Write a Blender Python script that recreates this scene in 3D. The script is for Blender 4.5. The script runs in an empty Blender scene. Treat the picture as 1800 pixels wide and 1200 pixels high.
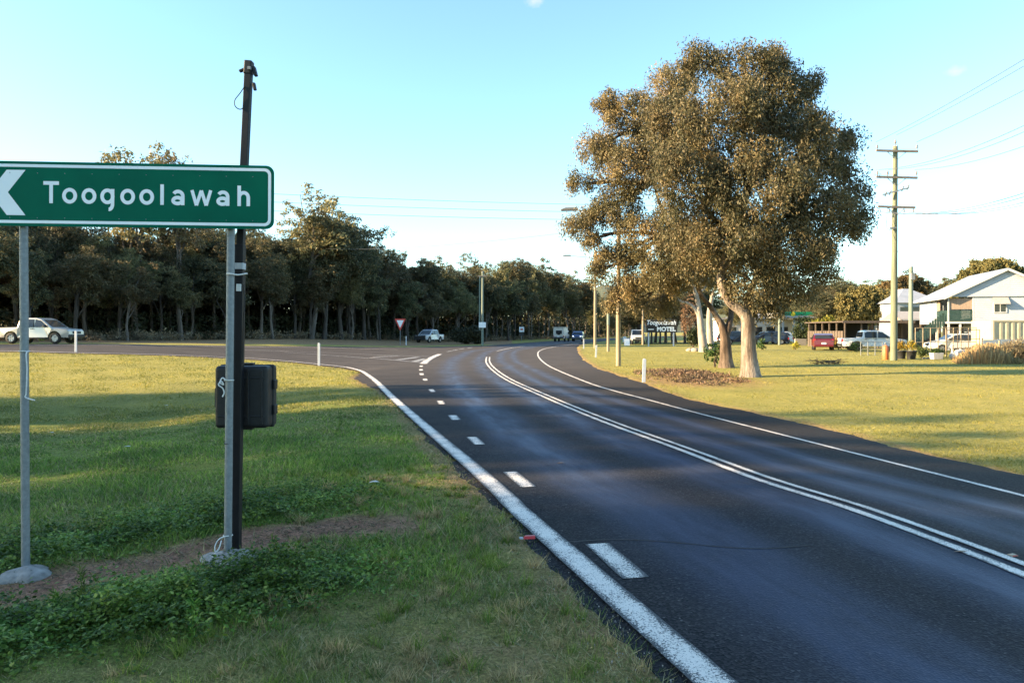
import bpy, bmesh, math, random
import numpy as np
from mathutils import Vector, Matrix

C = bpy.context.scene.collection
SC = bpy.context.scene
R = math.radians

# ------------------------------------------------------------------ camera, sky, sun, exposure
EYE = 1.6
FPX = 1300.0          # focal length in pixels of an 1800 px wide picture
HOR = 583.0           # row of the horizon
cam_d = bpy.data.cameras.new('camera')
cam_d.sensor_width = 36.0
cam_d.lens = 26.0
cam_d.shift_y = -(600.0 - HOR) / 1800.0
cam_d.clip_start = 0.05
cam_d.clip_end = 20000
cam = bpy.data.objects.new('camera', cam_d)
cam.location = (0, 0, EYE)
cam.rotation_euler = (R(90), 0, 0)
C.objects.link(cam)
SC.camera = cam

SUN_AZ = R(-99)      # compass bearing of the sun, from +Y towards +X
SUN_EL = R(18.0)
w = bpy.data.worlds.new('World')
SC.world = w
w.use_nodes = True
nt = w.node_tree
for n in list(nt.nodes):
    nt.nodes.remove(n)
sky = nt.nodes.new('ShaderNodeTexSky')
sky.sky_type = 'NISHITA'
sky.sun_disc = False
sky.sun_elevation = SUN_EL
sky.sun_rotation = SUN_AZ
sky.altitude = 100
sky.air_density = 1.0
sky.dust_density = 0.5
sky.ozone_density = 1.0
bg = nt.nodes.new('ShaderNodeBackground')
bg.inputs['Strength'].default_value = 0.096
wo = nt.nodes.new('ShaderNodeOutputWorld')
tint = nt.nodes.new('ShaderNodeMix')
tint.data_type = 'RGBA'
tint.blend_type = 'MULTIPLY'
tint.inputs[0].default_value = 1.0
tint.inputs[7].default_value = (0.80, 0.99, 1.03, 1)
nt.links.new(sky.outputs[0], tint.inputs[6])
geo = nt.nodes.new('ShaderNodeTexCoord')
col_out = tint.outputs[2]
for dirn, rad in (((0.600, 1.0, 0.352), 0.011), ((0.031, 1.0, 0.447), 0.013)):
    sq = nt.nodes.new('ShaderNodeMapping')          # wisps are wider than they are high
    sq.inputs['Scale'].default_value = (1.0, 1.0, 1.9)
    nt.links.new(geo.outputs['Generated'], sq.inputs[0])
    dv = Vector(dirn).normalized()
    ds = nt.nodes.new('ShaderNodeVectorMath')
    ds.operation = 'DISTANCE'
    ds.inputs[1].default_value = (dv.x, dv.y, dv.z * 1.9)
    nt.links.new(sq.outputs[0], ds.inputs[0])
    nz = nt.nodes.new('ShaderNodeTexNoise')
    nz.inputs['Scale'].default_value = 160
    nt.links.new(geo.outputs['Generated'], nz.inputs['Vector'])
    ad = nt.nodes.new('ShaderNodeMath')
    ad.operation = 'MULTIPLY_ADD'
    nt.links.new(nz.outputs[0], ad.inputs[0])
    ad.inputs[1].default_value = rad
    nt.links.new(ds.outputs['Value'], ad.inputs[2])
    mr = nt.nodes.new('ShaderNodeMapRange')
    mr.inputs['From Min'].default_value = rad * 1.6
    mr.inputs['From Max'].default_value = rad * 0.6
    mr.inputs['To Max'].default_value = 0.6
    nt.links.new(ad.outputs[0], mr.inputs['Value'])
    mx = nt.nodes.new('ShaderNodeMix')
    mx.data_type = 'RGBA'
    nt.links.new(mr.outputs[0], mx.inputs[0])
    nt.links.new(col_out, mx.inputs[6])
    mx.inputs[7].default_value = (2.35, 2.45, 2.5, 1)
    col_out = mx.outputs[2]
nt.links.new(col_out, bg.inputs['Color'])
nt.links.new(bg.outputs[0], wo.inputs['Surface'])

sd = bpy.data.lights.new('sun', 'SUN')
sd.energy = 5.0
sd.angle = R(0.5)
sd.color = (1.0, 0.74, 0.42)
sun = bpy.data.objects.new('sun', sd)
to_sun = Vector((math.sin(SUN_AZ) * math.cos(SUN_EL), math.cos(SUN_AZ) * math.cos(SUN_EL), math.sin(SUN_EL)))
sun.rotation_euler = to_sun.to_track_quat('Z', 'Y').to_euler()
sun.location = (-40, -15, 40)
C.objects.link(sun)

SC.view_settings.view_transform = 'Standard'
SC.view_settings.look = 'None'
SC.view_settings.gamma = 1.0
SC.view_settings.use_curve_mapping = False
SC.view_settings.exposure = 2.17

# ------------------------------------------------------------------ materials
def new_mat(name):
    m = bpy.data.materials.new(name)
    m.use_nodes = True
    t = m.node_tree
    b = t.nodes['Principled BSDF']
    return m, t, b

def c4(c):
    return (c[0], c[1], c[2], 1.0)

def node(t, kind, **kw):
    n = t.nodes.new(kind)
    for k, v in kw.items():
        setattr(n, k, v)
    return n

def ramp(t, fac, stops, interp='LINEAR'):
    r = t.nodes.new('ShaderNodeValToRGB')
    r.color_ramp.interpolation = interp
    e = r.color_ramp.elements
    e[0].position, e[0].color = stops[0][0], c4(stops[0][1])
    e[1].position, e[1].color = stops[-1][0], c4(stops[-1][1])
    for p, c in stops[1:-1]:
        x = e.new(p)
        x.color = c4(c)
    t.links.new(fac, r.inputs[0])
    return r.outputs[0]

def gray(v):
    return (v, v, v)

def noise(t, scale, detail=4, rough=0.55, vec=None, dim='3D'):
    n = t.nodes.new('ShaderNodeTexNoise')
    n.inputs['Scale'].default_value = scale
    n.inputs['Detail'].default_value = detail
    n.inputs['Roughness'].default_value = rough
    if vec is not None:
        t.links.new(vec, n.inputs['Vector'])
    return n.outputs[0]

def mixc(t, fac, a, b, mode='MIX'):
    n = t.nodes.new('ShaderNodeMix')
    n.data_type = 'RGBA'
    n.blend_type = mode
    for inp, v in ((n.inputs[0], fac), (n.inputs[6], a), (n.inputs[7], b)):
        if isinstance(v, (int, float)):
            inp.default_value = v
        elif isinstance(v, tuple):
            inp.default_value = c4(v)
        else:
            t.links.new(v, inp)
    return n.outputs[2]

def math_n(t, op, a, b=None, clamp=False):
    n = t.nodes.new('ShaderNodeMath')
    n.operation = op
    n.use_clamp = clamp
    for i, v in enumerate((a, b)):
        if v is None:
            continue
        if isinstance(v, (int, float)):
            n.inputs[i].default_value = v
        else:
            t.links.new(v, n.inputs[i])
    return n.outputs[0]

def bump(t, b, h, strength, dist):
    n = t.nodes.new('ShaderNodeBump')
    n.inputs['Strength'].default_value = strength
    n.inputs['Distance'].default_value = dist
    t.links.new(h, n.inputs['Height'])
    t.links.new(n.outputs[0], b.inputs['Normal'])

def obj_vec(t):
    return t.nodes.new('ShaderNodeTexCoord').outputs['Object']

def simple(name, c, c2=None, rough=0.6, metal=0.0, scale=6.0, bmp=0.0, bdist=0.01, stretch=None, coat=0.0, detail=5, spec=0.5):
    """a surface with two tones mixed by noise, with a little relief"""
    m, t, b = new_mat(name)
    if c2 is None:
        c2 = tuple(x * 0.8 for x in c)
    v = obj_vec(t)
    if stretch:
        mp = t.nodes.new('ShaderNodeMapping')
        mp.inputs['Scale'].default_value = stretch
        t.links.new(v, mp.inputs[0])
        v = mp.outputs[0]
    f = noise(t, scale, detail, 0.6, v)
    t.links.new(ramp(t, f, [(0.3, c), (0.7, c2)]), b.inputs['Base Color'])
    b.inputs['Roughness'].default_value = rough
    b.inputs['Metallic'].default_value = metal
    b.inputs['Specular IOR Level'].default_value = spec
    if coat:
        b.inputs['Coat Weight'].default_value = coat
        b.inputs['Coat Roughness'].default_value = 0.08
    if bmp:
        bump(t, b, f, bmp, bdist)
    return m

def leaf_mat(name, stops, trans=0.25, rough=0.5, clump=0.75):
    """leaves: each leaf has a tone of its own, a share of the light goes through"""
    m, t, b = new_mat(name)
    g = t.nodes.new('ShaderNodeNewGeometry')
    col = ramp(t, g.outputs['Random Per Island'], stops)
    oi = t.nodes.new('ShaderNodeObjectInfo')
    hs = t.nodes.new('ShaderNodeHueSaturation')
    cl_ = noise(t, clump, 3, 0.5, t.nodes.new('ShaderNodeTexCoord').outputs['Object'])
    col = mixc(t, 1.0, col, ramp(t, cl_, [(0.32, (0.62, 0.70, 0.66)), (0.5, (1.0, 1.0, 1.0)), (0.68, (1.42, 1.28, 1.12))]), 'MULTIPLY')
    t.links.new(math_n(t, 'ADD', math_n(t, 'MULTIPLY', oi.outputs['Random'], 0.05), 0.475), hs.inputs['Hue'])
    t.links.new(math_n(t, 'ADD', math_n(t, 'MULTIPLY', oi.outputs['Random'], 0.5), 0.75), hs.inputs['Value'])
    t.links.new(col, hs.inputs['Color'])
    col = hs.outputs[0]
    t.links.new(col, b.inputs['Base Color'])
    b.inputs['Roughness'].default_value = rough
    b.inputs['Specular IOR Level'].default_value = 0.18
    tr = t.nodes.new('ShaderNodeBsdfTranslucent')
    t.links.new(col, tr.inputs['Color'])
    mx = t.nodes.new('ShaderNodeMixShader')
    mx.inputs[0].default_value = trans
    t.links.new(b.outputs[0], mx.inputs[1])
    t.links.new(tr.outputs[0], mx.inputs[2])
    t.links.new(mx.outputs[0], t.nodes['Material Output'].inputs['Surface'])
    return m

M = {}
M['leaf_gum'] = leaf_mat('gum leaves', [(0, (0.052, 0.054, 0.029)), (0.4, (0.112, 0.100, 0.054)), (0.75, (0.150, 0.122, 0.068)), (1, (0.19, 0.145, 0.085))], 0.28, 0.5)
M['leaf_gum_pale'] = leaf_mat('pale gum leaves', [(0, (0.11, 0.10, 0.052)), (0.5, (0.20, 0.168, 0.086)), (1, (0.28, 0.215, 0.12))], 0.32, 0.45)
M['leaf_wood'] = leaf_mat('forest leaves', [(0, (0.042, 0.050, 0.032)), (0.5, (0.088, 0.094, 0.054)), (0.85, (0.135, 0.126, 0.068)), (1, (0.19, 0.145, 0.08))], 0.3, 0.5)
M['leaf_wood_olive'] = leaf_mat('olive forest leaves', [(0, (0.066, 0.072, 0.040)), (0.5, (0.130, 0.124, 0.064)), (1, (0.20, 0.165, 0.088))], 0.32, 0.5)
M['leaf_dark'] = leaf_mat('dark leaves', [(0, (0.015, 0.026, 0.012)), (1, (0.05, 0.062, 0.025))], 0.15)
M['leaf_bright'] = leaf_mat('yellow green leaves', [(0, (0.10, 0.14, 0.02)), (1, (0.30, 0.30, 0.05))], 0.3)
M['leaf_back'] = leaf_mat('shaded wood leaves', [(0, (0.02, 0.026, 0.016)), (1, (0.06, 0.062, 0.034))], 0.1)  # darker copy of the forest leaves, shade inside the wood put into the colour
M['leaf_green'] = leaf_mat('green leaves', [(0, (0.030, 0.060, 0.018)), (1, (0.085, 0.13, 0.035))], 0.25)
M['leaf_yellow'] = leaf_mat('yellow flowers', [(0, (0.08, 0.11, 0.02)), (0.5, (0.30, 0.22, 0.03)), (1, (0.55, 0.38, 0.05))], 0.25)
M['leaf_brown'] = leaf_mat('brown leaves', [(0, (0.09, 0.06, 0.035)), (1, (0.24, 0.16, 0.09))], 0.2)
M['weed'] = leaf_mat('weed leaves', [(0, (0.032, 0.072, 0.010)), (0.5, (0.085, 0.145, 0.020)), (0.85, (0.15, 0.22, 0.035)), (1, (0.25, 0.29, 0.07))], 0.3, 0.5, 2.0)
M['weed_light'] = leaf_mat('light weed leaves', [(0, (0.06, 0.115, 0.018)), (0.6, (0.14, 0.21, 0.035)), (1, (0.26, 0.30, 0.08))], 0.3, 0.5, 2.0)
M['blade'] = leaf_mat('grass blades', [(0, (0.065, 0.105, 0.026)), (0.45, (0.13, 0.16, 0.045)), (0.65, (0.22, 0.20, 0.085)), (1, (0.42, 0.34, 0.20))], 0.3, 0.6)
M['blade_green'] = leaf_mat('green grass blades', [(0, (0.070, 0.138, 0.020)), (0.6, (0.175, 0.25, 0.040)), (1, (0.32, 0.35, 0.085))], 0.3, 0.6)
M['blade_dry'] = leaf_mat('lawn grass blades', [(0, (0.165, 0.165, 0.034)), (0.5, (0.215, 0.19, 0.046)), (1, (0.27, 0.22, 0.072))], 0.3, 0.6)
M['straw'] = leaf_mat('dry grass', [(0, (0.28, 0.20, 0.09)), (1, (0.52, 0.40, 0.21))], 0.3, 0.6)
M['straw_grey'] = leaf_mat('grey dry stalks', [(0, (0.11, 0.085, 0.06)), (1, (0.24, 0.19, 0.13))], 0.2, 0.7)
M['litter'] = leaf_mat('leaf litter', [(0, (0.05, 0.034, 0.024)), (0.6, (0.12, 0.08, 0.052)), (1, (0.26, 0.185, 0.125))], 0.05, 0.7)
def bark(name, pale, mid, dark, bs=1.6):
    m, t, b = new_mat(name)
    v = obj_vec(t)
    mp = t.nodes.new('ShaderNodeMapping')
    mp.inputs['Scale'].default_value = (1, 1, 0.45)
    t.links.new(v, mp.inputs[0])
    blot = noise(t, bs, 6, 0.65, mp.outputs[0])
    mp2 = t.nodes.new('ShaderNodeMapping')
    mp2.inputs['Scale'].default_value = (9, 9, 0.8)
    t.links.new(v, mp2.inputs[0])
    streak = noise(t, 1.6, 6, 0.65, mp2.outputs[0])
    col = ramp(t, blot, [(0.34, dark), (0.48, mid), (0.62, pale)])
    col = mixc(t, 1.0, col, ramp(t, streak, [(0.32, gray(0.45)), (0.6, gray(1.2))]), 'MULTIPLY')
    t.links.new(col, b.inputs['Base Color'])
    b.inputs['Roughness'].default_value = 0.9
    b.inputs['Specular IOR Level'].default_value = 0.2
    bump(t, b, math_n(t, 'ADD', streak, math_n(t, 'MULTIPLY', blot, 0.6)), 1.0, 0.05)
    return m
M['bark_gum'] = bark('gum bark', (0.30, 0.255, 0.22), (0.20, 0.16, 0.13), (0.10, 0.075, 0.06))
M['bark_brown'] = bark('brown bark', (0.19, 0.145, 0.115), (0.11, 0.08, 0.063), (0.05, 0.037, 0.03))
M['bark_white'] = simple('white gum bark', (0.34, 0.30, 0.265), (0.19, 0.16, 0.135), 0.8, scale=2.2, bmp=0.25, bdist=0.03, stretch=(2, 2, 0.7))
M['bark_dark'] = simple('forest bark', (0.075, 0.062, 0.052), (0.035, 0.03, 0.027), 0.9, scale=3, bmp=0.4, bdist=0.03, stretch=(3, 3, 0.5))
M['bark_pale'] = simple('pale forest bark', (0.15, 0.125, 0.105), (0.06, 0.052, 0.045), 0.9, scale=2, bmp=0.3, bdist=0.03, stretch=(3, 3, 0.5))
M['galv'] = simple('galvanised steel', (0.22, 0.235, 0.25), (0.14, 0.155, 0.17), 0.55, 0.3, scale=40, bmp=0.05, bdist=0.001)
M['green_sign'] = simple('green sign face', (0.0008, 0.118, 0.070), (0.0008, 0.088, 0.055), 0.5, scale=2.2, spec=0.06)
M['sign_back'] = simple('sign aluminium edge', (0.012, 0.095, 0.055), None, 0.5, scale=10)
M['white_sign'] = simple('white reflective sheet', (0.78, 0.80, 0.83), (0.72, 0.74, 0.78), 0.4, scale=8)
M['black_plastic'] = simple('black plastic', (0.009, 0.009, 0.011), (0.014, 0.014, 0.017), 0.5, scale=30, bmp=0.04, bdist=0.001, spec=0.3)
M['black_metal'] = simple('black mast paint', (0.006, 0.006, 0.008), (0.010, 0.010, 0.013), 0.5, scale=12, spec=0.25)
M['white_tape'] = simple('white tape', (0.74, 0.74, 0.74), None, 0.6, scale=30)
M['grey_tape'] = simple('grey tape', (0.42, 0.44, 0.47), None, 0.5, scale=30)
M['cord'] = simple('white cord', (0.70, 0.68, 0.66), (0.5, 0.48, 0.46), 0.9, scale=80)
M['concrete'] = simple('concrete', (0.38, 0.34, 0.31), (0.17, 0.15, 0.135), 0.9, scale=16, bmp=0.9, bdist=0.012)
M['red_plastic'] = simple('red reflector', (0.50, 0.015, 0.02), None, 0.3, scale=20)
M['amber'] = simple('amber reflector', (0.36, 0.24, 0.14), None, 0.4, scale=20)
M['dead_leaf'] = simple('dry leaf', (0.46, 0.31, 0.20), None, 0.8, scale=20)
M['white_post'] = simple('white guide post', (0.52, 0.55, 0.60), (0.40, 0.43, 0.48), 0.6, scale=9)
M['timber_pole'] = simple('treated pole timber', (0.185, 0.20, 0.135), (0.10, 0.11, 0.078), 0.85, scale=2.2, bmp=0.35, bdist=0.02, stretch=(7, 7, 0.35))
M['timber_pale'] = simple('weathered pole timber', (0.32, 0.26, 0.18), (0.20, 0.16, 0.11), 0.85, scale=2.2, bmp=0.35, bdist=0.02, stretch=(7, 7, 0.35))
M['timber_grey'] = simple('grey green pole timber', (0.20, 0.24, 0.20), (0.12, 0.15, 0.13), 0.85, scale=2.2, stretch=(7, 7, 0.35))
M['timber_fence'] = simple('fence timber', (0.13, 0.10, 0.08), (0.075, 0.058, 0.047), 0.9, scale=4, stretch=(6, 6, 0.5))
M['crossarm'] = simple('crossarm timber', (0.20, 0.175, 0.16), (0.13, 0.11, 0.10), 0.85, scale=5)
M['insulator'] = simple('grey porcelain', (0.20, 0.19, 0.20), None, 0.3, scale=5)
M['wire'] = simple('aluminium wire', (0.10, 0.105, 0.115), None, 0.5, 0.2, scale=5)
M['lamp_grey'] = simple('lamp housing grey', (0.22, 0.23, 0.24), None, 0.5, scale=5)
M['white_wall'] = simple('white painted boards', (0.55, 0.56, 0.58), (0.48, 0.49, 0.51), 0.6, scale=2)
M['white_trim'] = simple('white trim paint', (0.46, 0.47, 0.49), (0.38, 0.39, 0.41), 0.5, scale=5)
M['green_trim'] = simple('dark green boards', (0.016, 0.045, 0.038), (0.010, 0.030, 0.026), 0.6, scale=5)
M['dark_in'] = simple('dark interior', (0.025, 0.024, 0.023), None, 0.9, scale=3)
M['glass'] = simple('window glass', (0.02, 0.026, 0.03), (0.03, 0.034, 0.038), 0.06, scale=1)
M['blind'] = simple('verandah blind', (0.33, 0.24, 0.18), (0.20, 0.15, 0.12), 0.8, scale=2.5, stretch=(4, 1, 0.5))
M['blue_door'] = simple('blue painted door', (0.12, 0.22, 0.34), None, 0.6, scale=4)
M['shed_brown'] = simple('brown shed cladding', (0.10, 0.075, 0.065), (0.065, 0.05, 0.043), 0.8, scale=3)
M['tile_grey'] = simple('grey roof', (0.33, 0.31, 0.30), (0.26, 0.245, 0.24), 0.8, scale=4)
M['brick_tan'] = simple('tan gable', (0.40, 0.26, 0.18), None, 0.85, scale=4)
M['cream'] = simple('cream container paint', (0.46, 0.40, 0.29), (0.36, 0.31, 0.22), 0.6, scale=2)
M['grey_blue'] = simple('grey blue sheet', (0.27, 0.32, 0.38), (0.20, 0.24, 0.29), 0.6, scale=2)
M['servo_green'] = simple('canopy green', (0.01, 0.26, 0.145), None, 0.4, scale=3)
M['servo_yellow'] = simple('emblem yellow', (0.70, 0.62, 0.05), None, 0.4, scale=3)
M['paint_silver'] = simple('champagne silver paint', (0.50, 0.45, 0.40), (0.46, 0.42, 0.37), 0.32, 0.45, scale=3, coat=0.5)
M['paint_white'] = simple('white car paint', (0.58, 0.58, 0.58), (0.53, 0.53, 0.53), 0.3, scale=3, coat=0.6)
M['paint_red'] = simple('red car paint', (0.105, 0.005, 0.012), (0.09, 0.005, 0.010), 0.28, scale=3, coat=0.7)
M['paint_blue'] = simple('blue car paint', (0.035, 0.065, 0.19), (0.03, 0.055, 0.16), 0.28, 0.3, scale=3, coat=0.7)
M['paint_dark'] = simple('dark blue car paint', (0.02, 0.028, 0.05), (0.015, 0.02, 0.04), 0.28, 0.2, scale=3, coat=0.7)
M['paint_cream'] = simple('canopy cream paint', (0.60, 0.56, 0.49), (0.50, 0.46, 0.40), 0.5, scale=3)
M['tyre'] = simple('tyre rubber', (0.018, 0.018, 0.018), None, 0.85, scale=20)
M['rim'] = simple('alloy wheel', (0.42, 0.43, 0.45), None, 0.35, 0.7, scale=8)
M['black_trim'] = simple('black bumper', (0.02, 0.02, 0.022), None, 0.6, scale=8)
M['tail_red'] = simple('red lamp lens', (0.42, 0.02, 0.015), None, 0.2, scale=8)
M['lamp_clear'] = simple('clear lamp lens', (0.70, 0.72, 0.74), None, 0.15, scale=8)
M['orange'] = simple('orange plastic', (0.60, 0.15, 0.05), None, 0.5, scale=6)
M['pot_black'] = simple('black pot', (0.02, 0.02, 0.022), None, 0.6, scale=6)
M['tub_white'] = simple('white tub', (0.50, 0.50, 0.49), (0.40, 0.39, 0.37), 0.6, scale=6)
M['stone'] = simple('garden stone', (0.34, 0.30, 0.26), (0.22, 0.19, 0.165), 0.9, scale=6, bmp=0.4, bdist=0.03)
M['red_sign'] = simple('red sign border', (0.55, 0.04, 0.03), None, 0.4, scale=5)
M['hill'] = simple('wooded hill', (0.040, 0.055, 0.030), (0.075, 0.085, 0.045), 0.95, scale=0.02, bmp=0.8, bdist=10)

def headlight_mat():
    m, t, b = new_mat('lit headlamp')
    b.inputs['Base Color'].default_value = c4((0.8, 0.85, 0.9))
    b.inputs['Emission Color'].default_value = c4((0.85, 0.95, 1.0))
    b.inputs['Emission Strength'].default_value = 3.0
    return m
M['headlight'] = headlight_mat()

def corrugated(name, c, c2, period, axis, rough=0.45, metal=0.3, depth=0.02):
    m, t, b = new_mat(name)
    v = obj_vec(t)
    wv = t.nodes.new('ShaderNodeTexWave')
    wv.bands_direction = axis
    wv.inputs['Scale'].default_value = 2 * math.pi / (20 * period)
    t.links.new(v, wv.inputs['Vector'])
    f = noise(t, 0.9, 4, 0.6, v)
    t.links.new(ramp(t, f, [(0.3, c), (0.7, c2)]), b.inputs['Base Color'])
    b.inputs['Roughness'].default_value = rough
    b.inputs['Metallic'].default_value = metal
    bump(t, b, wv.outputs[1], 0.8, depth)
    return m
M['roof_white'] = corrugated('white metal roof', (0.33, 0.35, 0.40), (0.25, 0.27, 0.31), 0.15, 'X', 0.4, 0.0)
M['boards'] = corrugated('white weatherboards', (0.36, 0.40, 0.47), (0.30, 0.34, 0.40), 0.17, 'Z', 0.7, 0.0, 0.015)

def road_mat():
    m, t, b = new_mat('asphalt')
    uvn = t.nodes.new('ShaderNodeUVMap')
    uvn.uv_map = 'UVMap'
    sep = t.nodes.new('ShaderNodeSeparateXYZ')
    t.links.new(uvn.outputs[0], sep.inputs[0])
    u, v = sep.outputs[0], sep.outputs[1]
    ov = obj_vec(t)
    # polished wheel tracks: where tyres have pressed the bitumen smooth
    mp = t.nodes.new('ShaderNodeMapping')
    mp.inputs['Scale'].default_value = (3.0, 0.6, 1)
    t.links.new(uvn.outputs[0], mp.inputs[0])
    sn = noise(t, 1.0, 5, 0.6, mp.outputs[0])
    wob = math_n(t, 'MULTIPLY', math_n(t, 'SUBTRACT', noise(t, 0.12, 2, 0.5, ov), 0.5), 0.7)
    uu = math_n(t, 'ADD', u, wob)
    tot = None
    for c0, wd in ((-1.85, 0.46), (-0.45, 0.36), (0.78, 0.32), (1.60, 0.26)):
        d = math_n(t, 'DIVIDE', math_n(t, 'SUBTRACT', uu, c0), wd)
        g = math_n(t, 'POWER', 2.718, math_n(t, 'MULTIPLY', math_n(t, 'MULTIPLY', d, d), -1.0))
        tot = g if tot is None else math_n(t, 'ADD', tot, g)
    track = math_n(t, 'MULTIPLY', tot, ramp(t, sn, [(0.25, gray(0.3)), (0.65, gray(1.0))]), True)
    vo = t.nodes.new('ShaderNodeTexVoronoi')
    vo.inputs['Scale'].default_value = 70
    t.links.new(ov, vo.inputs['Vector'])
    chips = ramp(t, vo.outputs['Color'], [(0.0, (0.007, 0.007, 0.0078)), (0.55, (0.023, 0.022, 0.0245)), (0.9, (0.052, 0.048, 0.050)), (1.0, (0.14, 0.13, 0.125))])
    big = noise(t, 0.35, 5, 0.6, ov)
    col = mixc(t, 1.0, chips, ramp(t, big, [(0.3, gray(0.75)), (0.7, gray(1.2))]), 'MULTIPLY')
    col = mixc(t, math_n(t, 'MULTIPLY', track, 0.75), col, (0.042, 0.060, 0.120))  # bluish tracks: the sky's reflection painted into their colour
    # the middle of each lane and the shoulders carry brown dust
    dust = math_n(t, 'MULTIPLY', ramp(t, noise(t, 0.8, 5, 0.6, ov), [(0.4, gray(0.0)), (0.75, gray(0.5))]), math_n(t, 'SUBTRACT', 1.0, track))
    col = mixc(t, math_n(t, 'MULTIPLY', dust, 0.5), col, (0.075, 0.064, 0.055))
    # paler round the bend and on the side road: sunlight painted into the colour
    sun_pale = math_n(t, 'ADD', math_n(t, 'MULTIPLY', math_n(t, 'SUBTRACT', v, 17.0), 0.06, True), math_n(t, 'MULTIPLY', math_n(t, 'SUBTRACT', u, 12.0), 1.0, True), True)
    sun_pale = math_n(t, 'MULTIPLY', sun_pale, math_n(t, 'SUBTRACT', 0.62, math_n(t, 'MULTIPLY', track, 0.35)))
    col = mixc(t, sun_pale, col, ramp(t, noise(t, 0.6, 5, 0.65, ov), [(0.3, (0.070, 0.060, 0.055)), (0.7, (0.125, 0.108, 0.098))]))
    t.links.new(col, b.inputs['Base Color'])
    ro = math_n(t, 'SUBTRACT', 0.80, math_n(t, 'MULTIPLY', track, 0.26))
    t.links.new(ro, b.inputs['Roughness'])
    t.links.new(math_n(t, 'ADD', 0.10, math_n(t, 'MULTIPLY', track, 0.17)), b.inputs['Specular IOR Level'])
    bn = t.nodes.new('ShaderNodeBump')
    t.links.new(math_n(t, 'SUBTRACT', 0.75, math_n(t, 'MULTIPLY', track, 0.5)), bn.inputs['Strength'])
    bn.inputs['Distance'].default_value = 0.006
    t.links.new(vo.outputs['Distance'], bn.inputs['Height'])
    t.links.new(bn.outputs[0], b.inputs['Normal'])
    return m
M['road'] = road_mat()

def paint_mat(name, white, worn):
    """road paint: chips of asphalt show through, more so towards the edges of the stripe (UV x runs 0..1 across it)"""
    m, t, b = new_mat(name)
    uvn = t.nodes.new('ShaderNodeUVMap')
    uvn.uv_map = 'UVMap'
    sep = t.nodes.new('ShaderNodeSeparateXYZ')
    t.links.new(uvn.outputs[0], sep.inputs[0])
    e = math_n(t, 'MULTIPLY', math_n(t, 'ABSOLUTE', math_n(t, 'SUBTRACT', sep.outputs[0], 0.5)), 2.0)
    edge = math_n(t, 'POWER', e, 3.0)
    ov = obj_vec(t)
    fine = noise(t, 95, 3, 0.7, ov)
    mid = noise(t, 3.0, 4, 0.6, ov)
    th = math_n(t, 'ADD', math_n(t, 'ADD', math_n(t, 'MULTIPLY', edge, 0.26), worn), math_n(t, 'MULTIPLY', math_n(t, 'SUBTRACT', mid, 0.5), 0.35))
    k = math_n(t, 'MULTIPLY', math_n(t, 'SUBTRACT', fine, th), 14.0, True)
    t.links.new(mixc(t, k, (0.05, 0.05, 0.054), white), b.inputs['Base Color'])
    b.inputs['Roughness'].default_value = 0.6
    bump(t, b, fine, 0.5, 0.004)
    return m
M['line_paint'] = paint_mat('white road paint', (0.74, 0.66, 0.585), 0.385)
M['line_faded'] = paint_mat('faded road paint', (0.50, 0.47, 0.44), 0.44)

def ground_mat():
    m, t, b = new_mat('mown grass ground')
    ov = obj_vec(t)
    at = {}
    for nm in ('soil', 'lush', 'dry'):
        a = t.nodes.new('ShaderNodeAttribute')
        a.attribute_name = nm
        at[nm] = a.outputs['Fac']
    n1 = noise(t, 0.45, 6, 0.6, ov)
    n2 = noise(t, 7.0, 5, 0.7, ov)
    n3 = noise(t, 45.0, 4, 0.75, ov)
    green = ramp(t, n2, [(0.25, (0.070, 0.088, 0.026)), (0.55, (0.135, 0.145, 0.042)), (0.8, (0.23, 0.20, 0.09))])
    dryc = ramp(t, n2, [(0.25, (0.31, 0.28, 0.060)), (0.55, (0.42, 0.355, 0.092)), (0.8, (0.52, 0.42, 0.17))])
    k = math_n(t, 'ADD', at['dry'], math_n(t, 'MULTIPLY', math_n(t, 'SUBTRACT', n1, 0.5), 1.1), True)
    col = mixc(t, k, green, dryc)
    lushc = ramp(t, n2, [(0.25, (0.09, 0.125, 0.022)), (0.7, (0.20, 0.245, 0.046))])
    col = mixc(t, at['lush'], col, lushc)
    soilc = ramp(t, n2, [(0.2, (0.17, 0.080, 0.048)), (0.55, (0.33, 0.165, 0.105)), (0.85, (0.46, 0.27, 0.18))])
    ks = math_n(t, 'ADD', at['soil'], math_n(t, 'MULTIPLY', math_n(t, 'SUBTRACT', noise(t, 5.0, 6, 0.7, ov), 0.5), math_n(t, 'ADD', math_n(t, 'MULTIPLY', at['soil'], 1.2), 0.5)), True)
    col = mixc(t, ks, col, soilc)
    n4 = noise(t, 160.0, 3, 0.7, ov)
    col = mixc(t, 1.0, col, ramp(t, n3, [(0.32, gray(0.42)), (0.68, gray(1.5))]), 'MULTIPLY')
    col = mixc(t, 1.0, col, ramp(t, n4, [(0.3, gray(0.6)), (0.7, gray(1.35))]), 'MULTIPLY')
    t.links.new(col, b.inputs['Base Color'])
    b.inputs['Roughness'].default_value = 0.9
    b.inputs['Specular IOR Level'].default_value = 0.15
    h = math_n(t, 'ADD', math_n(t, 'MULTIPLY', n2, 1.0), math_n(t, 'MULTIPLY', n3, 0.5))
    bump(t, b, h, 0.9, 0.05)
    return m
M['ground'] = ground_mat()

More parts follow.
